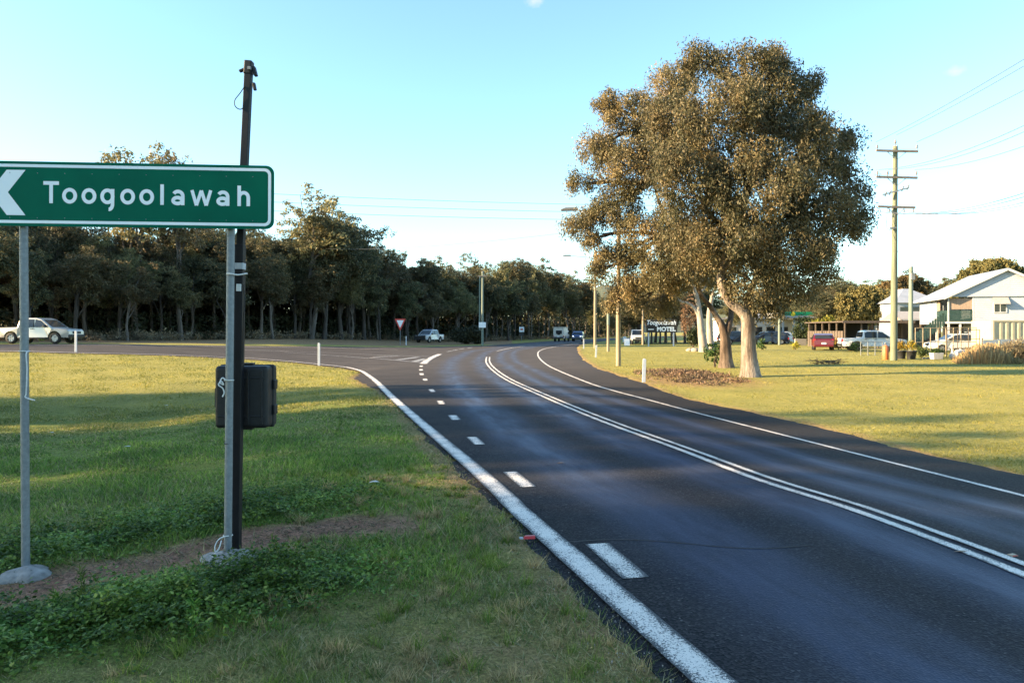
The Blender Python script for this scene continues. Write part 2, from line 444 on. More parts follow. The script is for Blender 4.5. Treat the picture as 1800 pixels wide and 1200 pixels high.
# ------------------------------------------------------------------ mesh helpers
class MB:
    """collects faces of one part, in world or local metres"""
    def __init__(self):
        self.v, self.f, self.s = [], [], []
    def add(self, vs, fs, smooth=False):
        o = len(self.v)
        self.v += [tuple(p) for p in vs]
        self.f += [tuple(i + o for i in f) for f in fs]
        self.s += [smooth] * len(fs)
        return self
    def box(self, x0, x1, y0, y1, z0, z1):
        vs = [(x, y, z) for z in (z0, z1) for y in (y0, y1) for x in (x0, x1)]
        return self.add(vs, [(0, 2, 3, 1), (4, 5, 7, 6), (0, 1, 5, 4), (2, 6, 7, 3), (0, 4, 6, 2), (1, 3, 7, 5)])
    def bar(self, a, b, w, h=None, up=(0, 0, 1)):
        """a rectangular bar from a to b"""
        h = w if h is None else h
        a, b = Vector(a), Vector(b)
        d = (b - a).normalized()
        u = Vector(up)
        if abs(d.dot(u)) > 0.98:
            u = Vector((1, 0, 0))
        s = d.cross(u).normalized()
        u = s.cross(d).normalized()
        vs = []
        for p in (a, b):
            for i, j in ((-1, -1), (1, -1), (1, 1), (-1, 1)):
                vs.append(p + s * (w / 2 * i) + u * (h / 2 * j))
        return self.add(vs, [(3, 2, 1, 0), (4, 5, 6, 7), (0, 1, 5, 4), (1, 2, 6, 5), (2, 3, 7, 6), (3, 0, 4, 7)])
    def tube(self, pts, rad, n=8, caps=True, wob=0.0, rng=None):
        pts = [Vector(p) for p in pts]
        if not isinstance(rad, (list, tuple)):
            rad = [rad] * len(pts)
        vs, fs = [], []
        ref = None
        for i, p in enumerate(pts):
            d = (pts[min(i + 1, len(pts) - 1)] - pts[max(i - 1, 0)]).normalized()
            if ref is None:
                ref = Vector((1, 0, 0)) if abs(d.x) < 0.9 else Vector((0, 1, 0))
            s = (ref - d * ref.dot(d)).normalized()
            ref = s
            u = d.cross(s)
            for k in range(n):
                a = 2 * math.pi * k / n
                r = rad[i] * (1 + (rng.uniform(-wob, wob) if wob else 0))
                vs.append(p + s * (math.cos(a) * r) + u * (math.sin(a) * r))
        for i in range(len(pts) - 1):
            for k in range(n):
                fs.append((i * n + k, i * n + (k + 1) % n, (i + 1) * n + (k + 1) % n, (i + 1) * n + k))
        self.add(vs, fs, True)
        if caps:
            o = len(pts) - 1
            self.add([vs[k] for k in range(n)], [tuple(reversed(range(n)))])
            self.add([vs[o * n + k] for k in range(n)], [tuple(range(n))])
        return self
    def lathe(self, prof, c, n=16):
        """prof: (radius, z) from bottom to top round the vertical through c"""
        vs, fs = [], []
        for r, z in prof:
            for k in range(n):
                a = 2 * math.pi * k / n
                vs.append((c[0] + r * math.cos(a), c[1] + r * math.sin(a), c[2] + z))
        for i in range(len(prof) - 1):
            for k in range(n):
                fs.append((i * n + k, i * n + (k + 1) % n, (i + 1) * n + (k + 1) % n, (i + 1) * n + k))
        self.add(vs, fs, True)
        self.add(vs[:n], [tuple(reversed(range(n)))])
        self.add(vs[-n:], [tuple(range(n))])
        return self
    def prism(self, poly, o, ux, uy, t):
        """a flat outline poly (u, v) in the plane o + u*ux + v*uy, thickness t along ux x uy"""
        o, ux, uy = Vector(o), Vector(ux), Vector(uy)
        nn = ux.cross(uy).normalized()
        k = len(poly)
        f = [o + ux * a + uy * b for a, b in poly]
        bk = [p - nn * t for p in f]
        self.add(f + bk, [tuple(range(k)), tuple(reversed(range(k, 2 * k)))] + [(i + k, (i + 1) % k + k, (i + 1) % k, i) for i in range(k)])
        return self

def build(name, mb, mat, parent=None, local=False, bevel=0.0, seg=2):
    """links an MB as ONE mesh object; world coordinates unless local"""
    me = bpy.data.meshes.new(name)
    vs = mb.v
    if parent is not None and not local:
        inv = parent.matrix_world.inverted() if False else None
        l = parent_origin(parent)
        vs = [(p[0] - l[0], p[1] - l[1], p[2] - l[2]) for p in vs]
    me.from_pydata(vs, [], mb.f)
    me.polygons.foreach_set('use_smooth', mb.s)
    if bevel:
        bm = bmesh.new()
        bm.from_mesh(me)
        bmesh.ops.remove_doubles(bm, verts=bm.verts, dist=1e-5)
        ed = [e for e in bm.edges if len(e.link_faces) == 2 and e.calc_face_angle(0) > 0.6]
        bmesh.ops.bevel(bm, geom=ed, offset=bevel, segments=seg, affect='EDGES', profile=0.5, clamp_overlap=True)
        bm.to_mesh(me)
        bm.free()
    me.update()
    me.materials.append(mat)
    ob = bpy.data.objects.new(name, me)
    C.objects.link(ob)
    if parent is not None:
        ob.parent = parent
    return ob

def parent_origin(p):
    l = Vector((0, 0, 0))
    while p is not None:
        l = l + Vector(p.location)
        p = p.parent
    return l

def thing(name, label, cat, loc=(0, 0, 0), rz=0.0, group=None):
    o = bpy.data.objects.new(name, None)
    o.empty_display_size = 0.2
    C.objects.link(o)
    o.location = loc
    o.rotation_euler = (0, 0, rz)
    o['label'] = label
    o['category'] = cat
    if group:
        o['group'] = group
    return o

def tag(o, label, cat, group=None, kind=None):
    o['label'] = label
    o['category'] = cat
    if group:
        o['group'] = group
    if kind:
        o['kind'] = kind
    return o

def single(name, mb, mat, label, cat, base, group=None, bevel=0.0):
    """a thing that is one mesh, with its origin at base; mb in world metres"""
    mb.v = [(p[0] - base[0], p[1] - base[1], p[2] - base[2]) for p in mb.v]
    o = build(name, mb, mat, None, True, bevel)
    o.location = base
    return tag(o, label, cat, group)

def dup(root, loc, rz, label, group=None, scale=None):
    r = root.copy()
    C.objects.link(r)
    r.location = loc
    r.rotation_euler = (0, 0, rz)
    if scale:
        r.scale = scale
    r['label'] = label
    if group:
        r['group'] = group
    for ch in list(root.children):
        c = ch.copy()
        C.objects.link(c)
        c.parent = r
        for g in ch.children:
            d = g.copy()
            C.objects.link(d)
            d.parent = c
    return r

def np_mesh(name, verts, polys, mat, k, uv=None, attrs=None, smooth=False):
    """large meshes: verts (n,3), polys (m,k)"""
    me = bpy.data.meshes.new(name)
    n, m = len(verts), len(polys)
    me.vertices.add(n)
    me.vertices.foreach_set('co', np.ascontiguousarray(verts, dtype=np.float32).ravel())
    me.loops.add(m * k)
    me.loops.foreach_set('vertex_index', np.ascontiguousarray(polys, dtype=np.int32).ravel())
    me.polygons.add(m)
    me.polygons.foreach_set('loop_start', np.arange(m, dtype=np.int32) * k)
    if smooth:
        me.polygons.foreach_set('use_smooth', np.ones(m, dtype=bool))
    me.update(calc_edges=True)
    if uv is not None:
        ul = me.uv_layers.new(name='UVMap')
        ul.data.foreach_set('uv', np.ascontiguousarray(uv[np.asarray(polys).ravel()], dtype=np.float32).ravel())
    for a, val in (attrs or {}).items():
        at = me.attributes.new(a, 'FLOAT', 'POINT')
        at.data.foreach_set('value', np.ascontiguousarray(val, dtype=np.float32))
    me.materials.append(mat)
    return me

def link(name, me, parent=None, loc=(0, 0, 0)):
    o = bpy.data.objects.new(name, me)
    C.objects.link(o)
    o.location = loc
    if parent is not None:
        o.parent = parent
    return o

# ------------------------------------------------------------------ the lie of the land
def ss(a, b, x):
    t = np.clip((np.asarray(x, dtype=float) - a) / (b - a), 0, 1)
    return t * t * (3 - 2 * t)

# the double centre line of the road, depth -> lateral metres (east of the camera)
CEN_D = np.array([-40, 0, 4.9, 6.7, 8.0, 10.1, 12.6, 15.3, 18.8, 23.6, 28.0, 36, 46, 61, 83, 110, 140, 180, 240, 330, 500.])
CEN_X = np.array([7.5, 4.35, 3.45, 3.12, 2.72, 2.23, 1.78, 1.30, 0.70, 0.0, -0.45, -1.15, -1.62, -1.35, 1.5, 6.6, 14, 27, 50, 88, 165.])
def cen(y):
    return np.interp(y, CEN_D, CEN_X)

def terrain(x, y):
    x = np.asarray(x, dtype=float)
    y = np.asarray(y, dtype=float)
    # the side road climbs gently to the left
    z = 0.74 * ss(7, 27, -x) * ss(20, 36, y)
    z = z + 0.5 * ss(27, 90, -x) * ss(20, 36, y)
    # swale in the grass on the left
    z = z - 0.42 * np.exp(-((y - 15.5) / 6.5) ** 2) * ss(3.0, 9.0, -x)
    z = z - 0.10 * ss(2.2, 4.0, -x) * (1 - ss(8, 12, y))
    # the curve leans: the right hand lane falls away from the crown
    fall = 0.058 * np.clip(x - cen(y), 0, 4.6) * (1 - ss(14, 30, y)) * ss(-40, 3, y)
    z = z - fall
    # far off the land rolls a little
    dist = np.sqrt(x * x + y * y)
    z = z + 0.05 * np.sin(x * 0.21 + 1.0) * np.sin(y * 0.17) * ss(14, 30, dist) * (np.abs(x - cen(y)) > 7)
    return z

def surf(x, y):
    """the ground with its small humps, sunk a little under the seal"""
    x = np.asarray(x, dtype=float)
    y = np.asarray(y, dtype=float)
    ins = road_depth(x, y)
    z = terrain(x, y) - np.clip(ins, 0, 0.35) / 0.35 * np.minimum(0.06 + 0.002 * np.abs(y), 0.2)
    fade = (1 - ss(14, 22, np.hypot(x, y))) * ss(-0.05, 0.3, -ins)
    return z + fade * (0.016 * np.sin(x * 5.1 + 2 * np.sin(y * 2.3)) * np.sin(y * 4.3 + x) + 0.010 * np.sin(x * 12.1 + 1.5 * np.sin(y * 9)) * np.sin(y * 10.3))

def zt(x, y):
    return float(terrain(x, y))

def P(px, py, d):
    """a point at picture position px, py (1800 x 1200) at depth d"""
    return Vector(((px - 900) / FPX * d, d, EYE - (py - HOR) / FPX * d))

def G(px, py):
    """where the line of sight through px, py meets the land"""
    d = FPX * EYE / (py - HOR)
    for _ in range(60):
        d2 = FPX * (EYE - zt((px - 900) / FPX * d, d)) / (py - HOR)
        d = 0.5 * d + 0.5 * d2
    return ((px - 900) / FPX * d, d)

def ground_at(px, d, dz=0.0):
    x = (px - 900) / FPX * d
    return Vector((x, d, zt(x, d) + dz))

def curve_pts(px_list):
    return np.array([G(a, b) for a, b in px_list])

def smooth_poly(pts, n):
    """Catmull-Rom through pts, n samples by arc length"""
    p = np.asarray(pts, dtype=float)
    p = np.vstack([2 * p[0] - p[1], p, 2 * p[-1] - p[-2]])
    out = []
    for i in range(1, len(p) - 2):
        t = np.linspace(0, 1, 24, endpoint=False)[:, None]
        a, b, c, d = p[i - 1], p[i], p[i + 1], p[i + 2]
        out.append(0.5 * ((2 * b) + (c - a) * t + (2 * a - 5 * b + 4 * c - d) * t ** 2 + (3 * b - a - 3 * c + d) * t ** 3))
    out.append(p[-2][None, :])
    q = np.vstack(out)
    s = np.concatenate([[0], np.cumsum(np.linalg.norm(np.diff(q, axis=0), axis=1))])
    g = np.linspace(0, s[-1], n)
    return np.stack([np.interp(g, s, q[:, k]) for k in range(q.shape[1])], axis=1)

rng = np.random.default_rng(11)

# ------------------------------------------------------------------ paved surfaces
LEFT_LINE_PX = [(1330, 1273), (1245, 1197), (1189, 1147), (1128, 1093), (1068, 1040), (1009, 987), (957, 941), (908, 896.5), (882, 870), (827, 820), (769, 770), (722, 729), (687, 697), (663, 673), (648, 661), (634, 652.5), (614, 647), (600, 645), (570, 641.7), (544, 639), (500, 634.7), (426, 629.5), (278, 623.5), (139, 620.5), (0, 617)]
RIGHT_LINE_PX = [(1960, 918), (1800, 874.7), (1620, 829), (1447, 784.7), (1320, 752), (1200, 720.5), (1132, 702), (1083, 689), (1035, 674), (987, 654.5), (962, 642), (950, 632), (945.5, 624), (948, 617.5), (961, 612.5), (986, 608), (1017, 604)]
left_line = curve_pts(LEFT_LINE_PX)
right_line = curve_pts(RIGHT_LINE_PX)
left_edge_px = [(1290, 1320), (1138, 1180), (1092, 1130), (1049, 1091), (1013, 1050), (972, 1006), (929, 958), (889, 912), (842, 868), (784, 808), (740, 760), (697, 714), (668, 687)]
left_edge = curve_pts(left_edge_px)
right_edge_px = [(1960, 875), (1800, 833.7), (1667, 806), (1573, 784), (1433, 748), (1340, 728), (1200, 699), (1125, 671), (1089, 660), (1048, 647), (1026, 632), (1016, 620)]
right_edge = curve_pts(right_edge_px)

lo = left_edge[np.argsort(left_edge[:, 1])]
LX_D = np.concatenate([[-40, 0], lo[:, 1], [26, 33, 46, 60, 75, 90, 110, 140, 180, 240, 330, 500]])
LX_X = np.concatenate([[lo[0, 0] + 9.0, lo[0, 0] + 0.85], lo[:, 0], [-5.6, -6.2, -6.0, -6.2, -4.6, -2.4, 2.2, 9.6, 22.6, 45.6, 83.6, 160.]])
hi = right_edge[np.argsort(right_edge[:, 1])]
RX_D = np.concatenate([[-40, 0], hi[:, 1], [75, 90, 110, 140, 180, 240, 330, 500]])
RX_X = np.concatenate([[hi[0, 0] + 9.5, hi[0, 0] + 1.5], hi[:, 0], [6.6, 8.2, 11.8, 18.6, 31.4, 54.4, 92.4, 170.]])
o_ = np.argsort(LX_D); LX_D, LX_X = LX_D[o_], LX_X[o_]
o_ = np.argsort(RX_D); RX_D, RX_X = RX_D[o_], RX_X[o_]
def lx(y): return np.interp(y, LX_D, LX_X)
def rx(y): return np.interp(y, RX_D, RX_X)

# side road: x runs from the main road to the far left
near_px = [(663, 674), (648, 663), (634, 654), (614, 648.6), (600, 646.5), (570, 643.2), (544, 640.4), (500, 636), (426, 630.8), (278, 624.6), (139, 621.4), (0, 618)]
far_px = [(830, 607), (770, 608.5), (700, 609.5), (640, 609), (500, 607.5), (300, 606), (0, 605)]
near_w = curve_pts(near_px)
far_w = curve_pts(far_px)
on = np.argsort(near_w[:, 0]); NX, NY = near_w[on, 0], near_w[on, 1]
of_ = np.argsort(far_w[:, 0]); FX, FY = far_w[of_, 0], far_w[of_, 1]
sl_n = (NY[0] - NY[2]) / (NX[0] - NX[2])
sl_f = (FY[0] - FY[1]) / (FX[0] - FX[1])
def ny(x):
    x = np.asarray(x, dtype=float)
    return np.where(x < NX[0], NY[0] + (x - NX[0]) * -0.15, np.interp(x, NX, NY))
def fy(x):
    x = np.asarray(x, dtype=float)
    return np.where(x < FX[0], FY[0] + (x - FX[0]) * -0.15, np.interp(x, FX, FY))

def on_road(x, y, pad=0.0):
    a = (x > lx(y) - pad) & (x < rx(y) + pad)
    b = (x < -3) & (y > ny(x) - pad) & (y < fy(x) + pad)
    return a | b

def road_depth(x, y):
    """how far inside the paved area (positive) or outside it (negative)"""
    a = np.minimum(x - lx(y), rx(y) - x)
    b = np.minimum(np.minimum(-3 - x, y - ny(x)), fy(x) - y)
    return np.maximum(a, b)

# ground sheet: fine close to the camera, coarse towards the horizon
def graded(lo_, hi_, c, fine, grow):
    out = [c]
    s, p = fine, c
    while p < hi_:
        p += s
        s *= grow
        out.append(p)
    s, p = fine, c
    while p > lo_:
        p -= s
        s *= grow
        out.insert(0, p)
    return np.array(out)
gx = graded(-6000, 6000, -1.5, 0.09, 1.022)
gy = graded(-300, 9000, 4.0, 0.09, 1.020)
XX, YY = np.meshgrid(gx, gy)
fxx, fyy = XX.ravel(), YY.ravel()
gz = surf(fxx, fyy)
inside = on_road(fxx, fyy, -0.12)

def seg_dist(x, y, pts):
    d = np.full(np.shape(x), 1e9)
    for (ax, ay), (bx, by) in zip(pts[:-1], pts[1:]):
        vx, vy = bx - ax, by - ay
        t = np.clip(((x - ax) * vx + (y - ay) * vy) / (vx * vx + vy * vy), 0, 1)
        d = np.minimum(d, np.hypot(x - ax - t * vx, y - ay - t * vy))
    return d
SOIL = [(-4.2, 4.2), (-3.2, 4.75), (-2.55, 5.2), (-1.9, 5.7), (-1.5, 6.0), (-1.0, 6.2)]
WEED1 = [(-3.6, 3.45), (-2.8, 3.85), (-1.95, 4.25), (-1.5, 4.6), (-1.15, 4.9)]
WEED2 = [(-4.6, 5.0), (-3.8, 5.5), (-3.1, 6.1), (-2.4, 6.55), (-1.75, 7.1)]
def wobble(x, y, s, k):
    return k * (np.sin(x * s + 1.3 * np.sin(y * s * 1.7)) + np.sin(y * s * 1.31 + 1.7 * np.sin(x * s * 0.8)))
soil = 1 - ss(0.14, 0.50, seg_dist(fxx, fyy, SOIL) + wobble(fxx, fyy, 4.0, 0.05))
# bare gravelly fringe along the asphalt
fr = np.minimum(np.abs(fxx - lx(fyy)), np.abs(fxx - rx(fyy)))
soil = np.maximum(soil, 0.55 * (1 - ss(0.05, 0.42, fr + wobble(fxx, fyy, 3.0, 0.05))) * ~inside)
soil = np.maximum(soil, 0.45 * (1 - ss(0.3, 1.0, np.abs(fyy - ny(fxx)))) * (fxx < -5.0) * (fxx > -40))
tree_pt = G(1215, 668)
soil = np.maximum(soil, 0.6 * (1 - ss(0.4, 1.1, np.hypot((fxx - tree_pt[0]) / 3.0, (fyy - tree_pt[1]) / 3.4))))
# earth under the far wood
fw_edge = fy(fxx) + 4
soil = np.maximum(soil, 0.75 * ss(0, 5, fyy - fw_edge) * (fxx < 0) * (fyy < 260))
soil = np.maximum(soil, 0.17 * ss(-2.6, -1.2, fxx) * (1 - ss(6.5, 9, fyy)) * (fxx < lx(fyy)))
bare = 0.5 * np.exp(-((fxx + 0.15) / 0.7) ** 2 - ((fyy - 3.6) / 0.5) ** 2)
soil = np.maximum(soil, bare)
lush = ss(0.9, 2.6, -fxx) * ss(6.0, 8.5, fyy) * (1 - ss(15, 21, fyy)) * 0.8  # greener swale: tint of its shade put into the grass colour
lush = np.maximum(lush, 0.8 * np.exp(-((fxx + 0.85) / 0.5) ** 2 - ((fyy - 5.1) / 0.45) ** 2))
lush = np.maximum(lush, 0.9 * (1 - ss(0.3, 0.7, np.minimum(seg_dist(fxx, fyy, WEED1), seg_dist(fxx, fyy, WEED2)))))
dry = np.where(fxx > cen(fyy), 0.62, np.where(fyy < 12, 0.42, 0.30) + 0.34 * ss(18, 26, fyy))
xi, yi = len(gx), len(gy)
idx = np.arange(xi * yi).reshape(yi, xi)
polys = np.stack([idx[:-1, :-1], idx[:-1, 1:], idx[1:, 1:], idx[1:, :-1]], axis=-1).reshape(-1, 4)
gme = np_mesh('ground', np.stack([fxx, fyy, gz], 1), polys, M['ground'], 4, attrs={'soil': soil, 'lush': lush, 'dry': dry}, smooth=True)
ground = link('ground', gme)
ground['kind'] = 'structure'

def strip_mesh(name, cols, uvs, mat):
    """cols: list of (n,3) arrays side by side"""
    n = len(cols[0])
    k = len(cols)
    V = np.stack(cols, 1).reshape(-1, 3)
    U = np.stack(uvs, 1).reshape(-1, 2)
    ix = np.arange(n * k).reshape(n, k)
    q = np.stack([ix[:-1, :-1], ix[:-1, 1:], ix[1:, 1:], ix[1:, :-1]], -1).reshape(-1, 4)
    return np_mesh(name, V, q, mat, 4, uv=U, smooth=True)

# main road
ry = np.concatenate([np.linspace(-40, 2.5, 60), np.arange(2.55, 14, 0.07), np.arange(14, 40, 0.2), np.arange(40, 120, 1.0), np.arange(120, 500, 5.0)])
NC = 21
jl = (rng.normal(0, 1, len(ry)) * 0.020 + np.interp(ry, np.arange(-40, 501, 0.35), rng.normal(0, 0.055, len(np.arange(-40, 501, 0.35)))))
jr = (rng.normal(0, 1, len(ry)) * 0.02 + np.interp(ry, np.arange(-40, 501, 0.5), rng.normal(0, 0.06, len(np.arange(-40, 501, 0.5)))))
cols, uvs = [], []
for k in range(NC):
    t = k / (NC - 1)
    x = (lx(ry) + jl) * (1 - t) + (rx(ry) + jr) * t
    z = terrain(x, ry) + 0.020
    if k in (0, NC - 1):
        z = z - 0.03
    cols.append(np.stack([x, ry, z], 1))
    sc_ = np.sqrt(1 + np.gradient(cen(ry), ry) ** 2)
    uvs.append(np.stack([(x - cen(ry)) / sc_, ry], 1))
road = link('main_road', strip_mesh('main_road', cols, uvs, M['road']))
road['kind'] = 'structure'
# side road, 5 mm lower where the two lie over each other
sx = np.concatenate([np.arange(-2.0, -12, -0.1), np.arange(-12, -60, -0.4), np.arange(-60, -300, -5)])
cols, uvs = [], []
jn = rng.normal(0, 0.03, len(sx))
for k in range(13):
    t = k / 12
    y = (ny(sx) + jn) * (1 - t) + fy(sx) * t
    z = terrain(sx, y) + 0.015
    if k in (0, 12):
        z = z - 0.04
    cols.append(np.stack([sx, y, z], 1))
    uvs.append(np.stack([np.full(len(sx), (t - 0.5) * 9 + 20), sx], 1))
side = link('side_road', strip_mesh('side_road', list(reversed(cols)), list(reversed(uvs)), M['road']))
side['kind'] = 'structure'

def stripe(name, pts, width, mat, parent, n=None, dz=0.025, taper=None, ends=True):
    """a painted stripe on the road along world points"""
    pts = np.asarray(pts, dtype=float)
    L = np.sum(np.linalg.norm(np.diff(pts, axis=0), axis=1))
    n = n or max(3, int(L / 0.12))
    q = smooth_poly(pts, min(n, 900)) if len(pts) > 2 else np.stack([np.linspace(pts[0, k], pts[1, k], n) for k in (0, 1)], 1)
    tan = np.gradient(q, axis=0)
    tan /= np.linalg.norm(tan, axis=1)[:, None]
    nr = np.stack([-tan[:, 1], tan[:, 0]], 1)
    wd = width if taper is None else np.linspace(width, taper, len(q))[:, None]
    jw = 1 + rng.normal(0, 0.02, (len(q), 1))
    cols, uvs = [], []
    s = np.linspace(0, L, len(q))
    for t in (0.5, 0.0, -0.5):
        p = q + nr * (t * wd * jw)
        cols.append(np.stack([p[:, 0], p[:, 1], terrain(p[:, 0], p[:, 1]) + dz], 1))
        uvs.append(np.stack([np.full(len(q), 0.5 + t), s], 1))
    return link(name, strip_mesh(name, cols, uvs, mat), parent)

stripe('edge_line', left_line, 0.20, M['line_paint'], road)
stripe('edge_line', right_line, 0.125, M['line_paint'], road)
CENTRE_PX = [(1960, 1072), (1800, 1005), (1667, 953.6), (1498.6, 893), (1340, 843), (1200, 790.5), (1083, 748), (1011, 719.5), (948, 692.5), (900, 671), (877, 657), (863, 645), (857.5, 636), (858, 628)]
cl = smooth_poly(curve_pts(CENTRE_PX), 300)
tg = np.gradient(cl, axis=0)
tg /= np.linalg.norm(tg, axis=1)[:, None]
nrm = np.stack([-tg[:, 1], tg[:, 0]], 1)
stripe('centre_line', cl + nrm * 0.095, 0.105, M['line_paint'], road)
stripe('centre_line', cl - nrm * 0.095, 0.105, M['line_paint'], road)
M['tar'] = simple('tar seam', (0.006, 0.006, 0.007), None, 0.5, scale=20)
stripe('crack', curve_pts([(1000, 957), (1040, 954), (1075, 952.5), (1130, 954), (1190, 958), (1260, 965), (1340, 969), (1430, 962)]), 0.014, M['tar'], road, dz=0.0225)
stripe('crack', curve_pts([(905, 700), (960, 704), (1020, 711), (1060, 709), (1110, 716)]), 0.03, M['tar'], road, dz=0.0225)
stripe('centre_dash', curve_pts([(873, 617.5), (898, 612), (923, 608.5)]), 0.14, M['line_paint'], road)
# short dashes that carry the edge of the through lane past the side road
for a, b, c_, d in [((1028, 961), (1071, 960), (1136, 1020), (1100, 1023)), ((884, 833), (909, 832), (941, 858.5), (916, 860)), ((820, 771), (838, 770), (852, 783), (835, 784)),
                    ((787, 732), (803, 731.5), (810, 739.5), (794, 740)), ((767, 706), (779.5, 706), (783, 711.5), (771, 712)), ((752, 685.5), (762.5, 685.5), (766.5, 690), (756, 690)),
                    ((742, 666.5), (751.5, 666.5), (752.5, 670), (743, 670)), ((736.5, 657), (745, 657), (746, 660), (737.5, 660)), ((736, 649.5), (743.5, 649.5), (744, 652), (736.5, 652)), ((737, 643.3), (744, 643.3), (744, 645.4), (737, 645.4))]:
    a, b, c_, d = [np.array(G(*p)) for p in (a, b, c_, d)]
    wd = 0.5 * (np.linalg.norm(a - b) + np.linalg.norm(c_ - d))
    far_m, near_m = (a + b) / 2, (c_ + d) / 2
    t = (far_m - near_m) / np.linalg.norm(far_m - near_m)
    perp = abs(np.dot(b - a, np.array([-t[1], t[0]])))
    stripe('lane_dash', [near_m, far_m], max(perp, 0.14), M['line_paint'], road, n=8)
# give way line, painted island and edge line at the mouth of the side road
stripe('give_way_line', curve_pts([(744, 640), (750, 634.5), (760, 628.5), (773, 622.8)]), 0.45, M['line_paint'], side)
stripe('island_line', curve_pts([(500, 619.5), (560, 623.5), (640, 629.5), (743, 638)]), 0.22, M['line_faded'], side)
stripe('island_line', curve_pts([(430, 615.5), (500, 617.5), (617, 621.8), (757, 626.8)]), 0.22, M['line_faded'], side)
for a, b in (((735, 628), (700, 633)), ((700, 626), (650, 629.5)), ((748, 631), (728, 636))):
    stripe('hatch_line', curve_pts([a, b]), 0.5, M['line_faded'], side)
stripe('far_edge_line', curve_pts([(0, 606.6), (150, 607), (300, 608), (500, 610.3), (620, 612.6), (700, 615)]), 0.22, M['line_paint'], side)
for px, py in ((790, 617.8), (800, 615.6), (812, 613.4), (826, 611.6)):
    stripe('lane_dash', [G(px - 4, py + 0.7), G(px + 4, py - 0.7)], 0.3, M['line_faded'], side, n=4)

# ------------------------------------------------------------------ foliage helpers
def leaves_np(centers, radii, per, ln, wd, droop, r, flat=0.0):
    """rhombic leaves scattered through clumps: returns verts, quads"""
    n = len(centers) * per
    c = np.repeat(np.asarray(centers), per, axis=0)
    rad = np.repeat(np.asarray(radii), per)
    p = r.normal(0, 1, (n, 3))
    p /= np.linalg.norm(p, axis=1)[:, None]
    p *= (r.random(n) ** 0.45)[:, None]
    p[:, 2] *= flat or 0.75
    c = c + p * rad[:, None]
    a = r.normal(0, 1, (n, 3))
    a[:, 2] -= droop
    a /= np.linalg.norm(a, axis=1)[:, None]
    b = r.normal(0, 1, (n, 3))
    b -= a * np.sum(a * b, axis=1)[:, None]
    b /= np.linalg.norm(b, axis=1)[:, None]
    L = (ln * r.uniform(0.6, 1.35, n))[:, None]
    W = (wd * r.uniform(0.6, 1.35, n))[:, None]
    V = np.stack([c, c + a * L * 0.45 + b * W * 0.5, c + a * L, c + a * L * 0.45 - b * W * 0.5], 1).reshape(-1, 3)
    Q = np.arange(n * 4).reshape(n, 4)
    return V, Q

def blob_clumps(blobs, dens, r, clump):
    """clump centres near the outside of ellipsoid blobs (cx, cy, cz, rx, ry, rz)"""
    cs, rs = [], []
    for (cx, cy, cz, a, b, c) in blobs:
        n = max(3, int(dens * (a * b * c) ** (2 / 3)))
        p = r.normal(0, 1, (n, 3))
        p /= np.linalg.norm(p, axis=1)[:, None]
        p *= (0.35 + 0.65 * r.random(n) ** 0.5)[:, None]
        cs.append(np.array([cx, cy, cz]) + p * np.array([a, b, c]))
        rs.append(clump * r.uniform(0.6, 1.4, n))
    return np.vstack(cs), np.concatenate(rs)

def limb(mb, a, b, r0, r1, rg, n=6, bend=0.12, sides=6):
    a, b = Vector(a), Vector(b)
    L = (b - a).length
    pts, rr = [], []
    off = Vector((rg.uniform(-1, 1), rg.uniform(-1, 1), rg.uniform(-0.2, 0.7))) * L * bend
    for i in range(n):
        t = i / (n - 1)
        w_ = math.sin(math.pi * t)
        j = Vector((rg.uniform(-1, 1), rg.uniform(-1, 1), rg.uniform(-1, 1))) * L * 0.025 * (0 < i < n - 1)
        pts.append(a.lerp(b, t) + off * w_ + j)
        rr.append(r0 * (1 - t) + r1 * t)
    mb.tube(pts, rr, sides)
    return pts

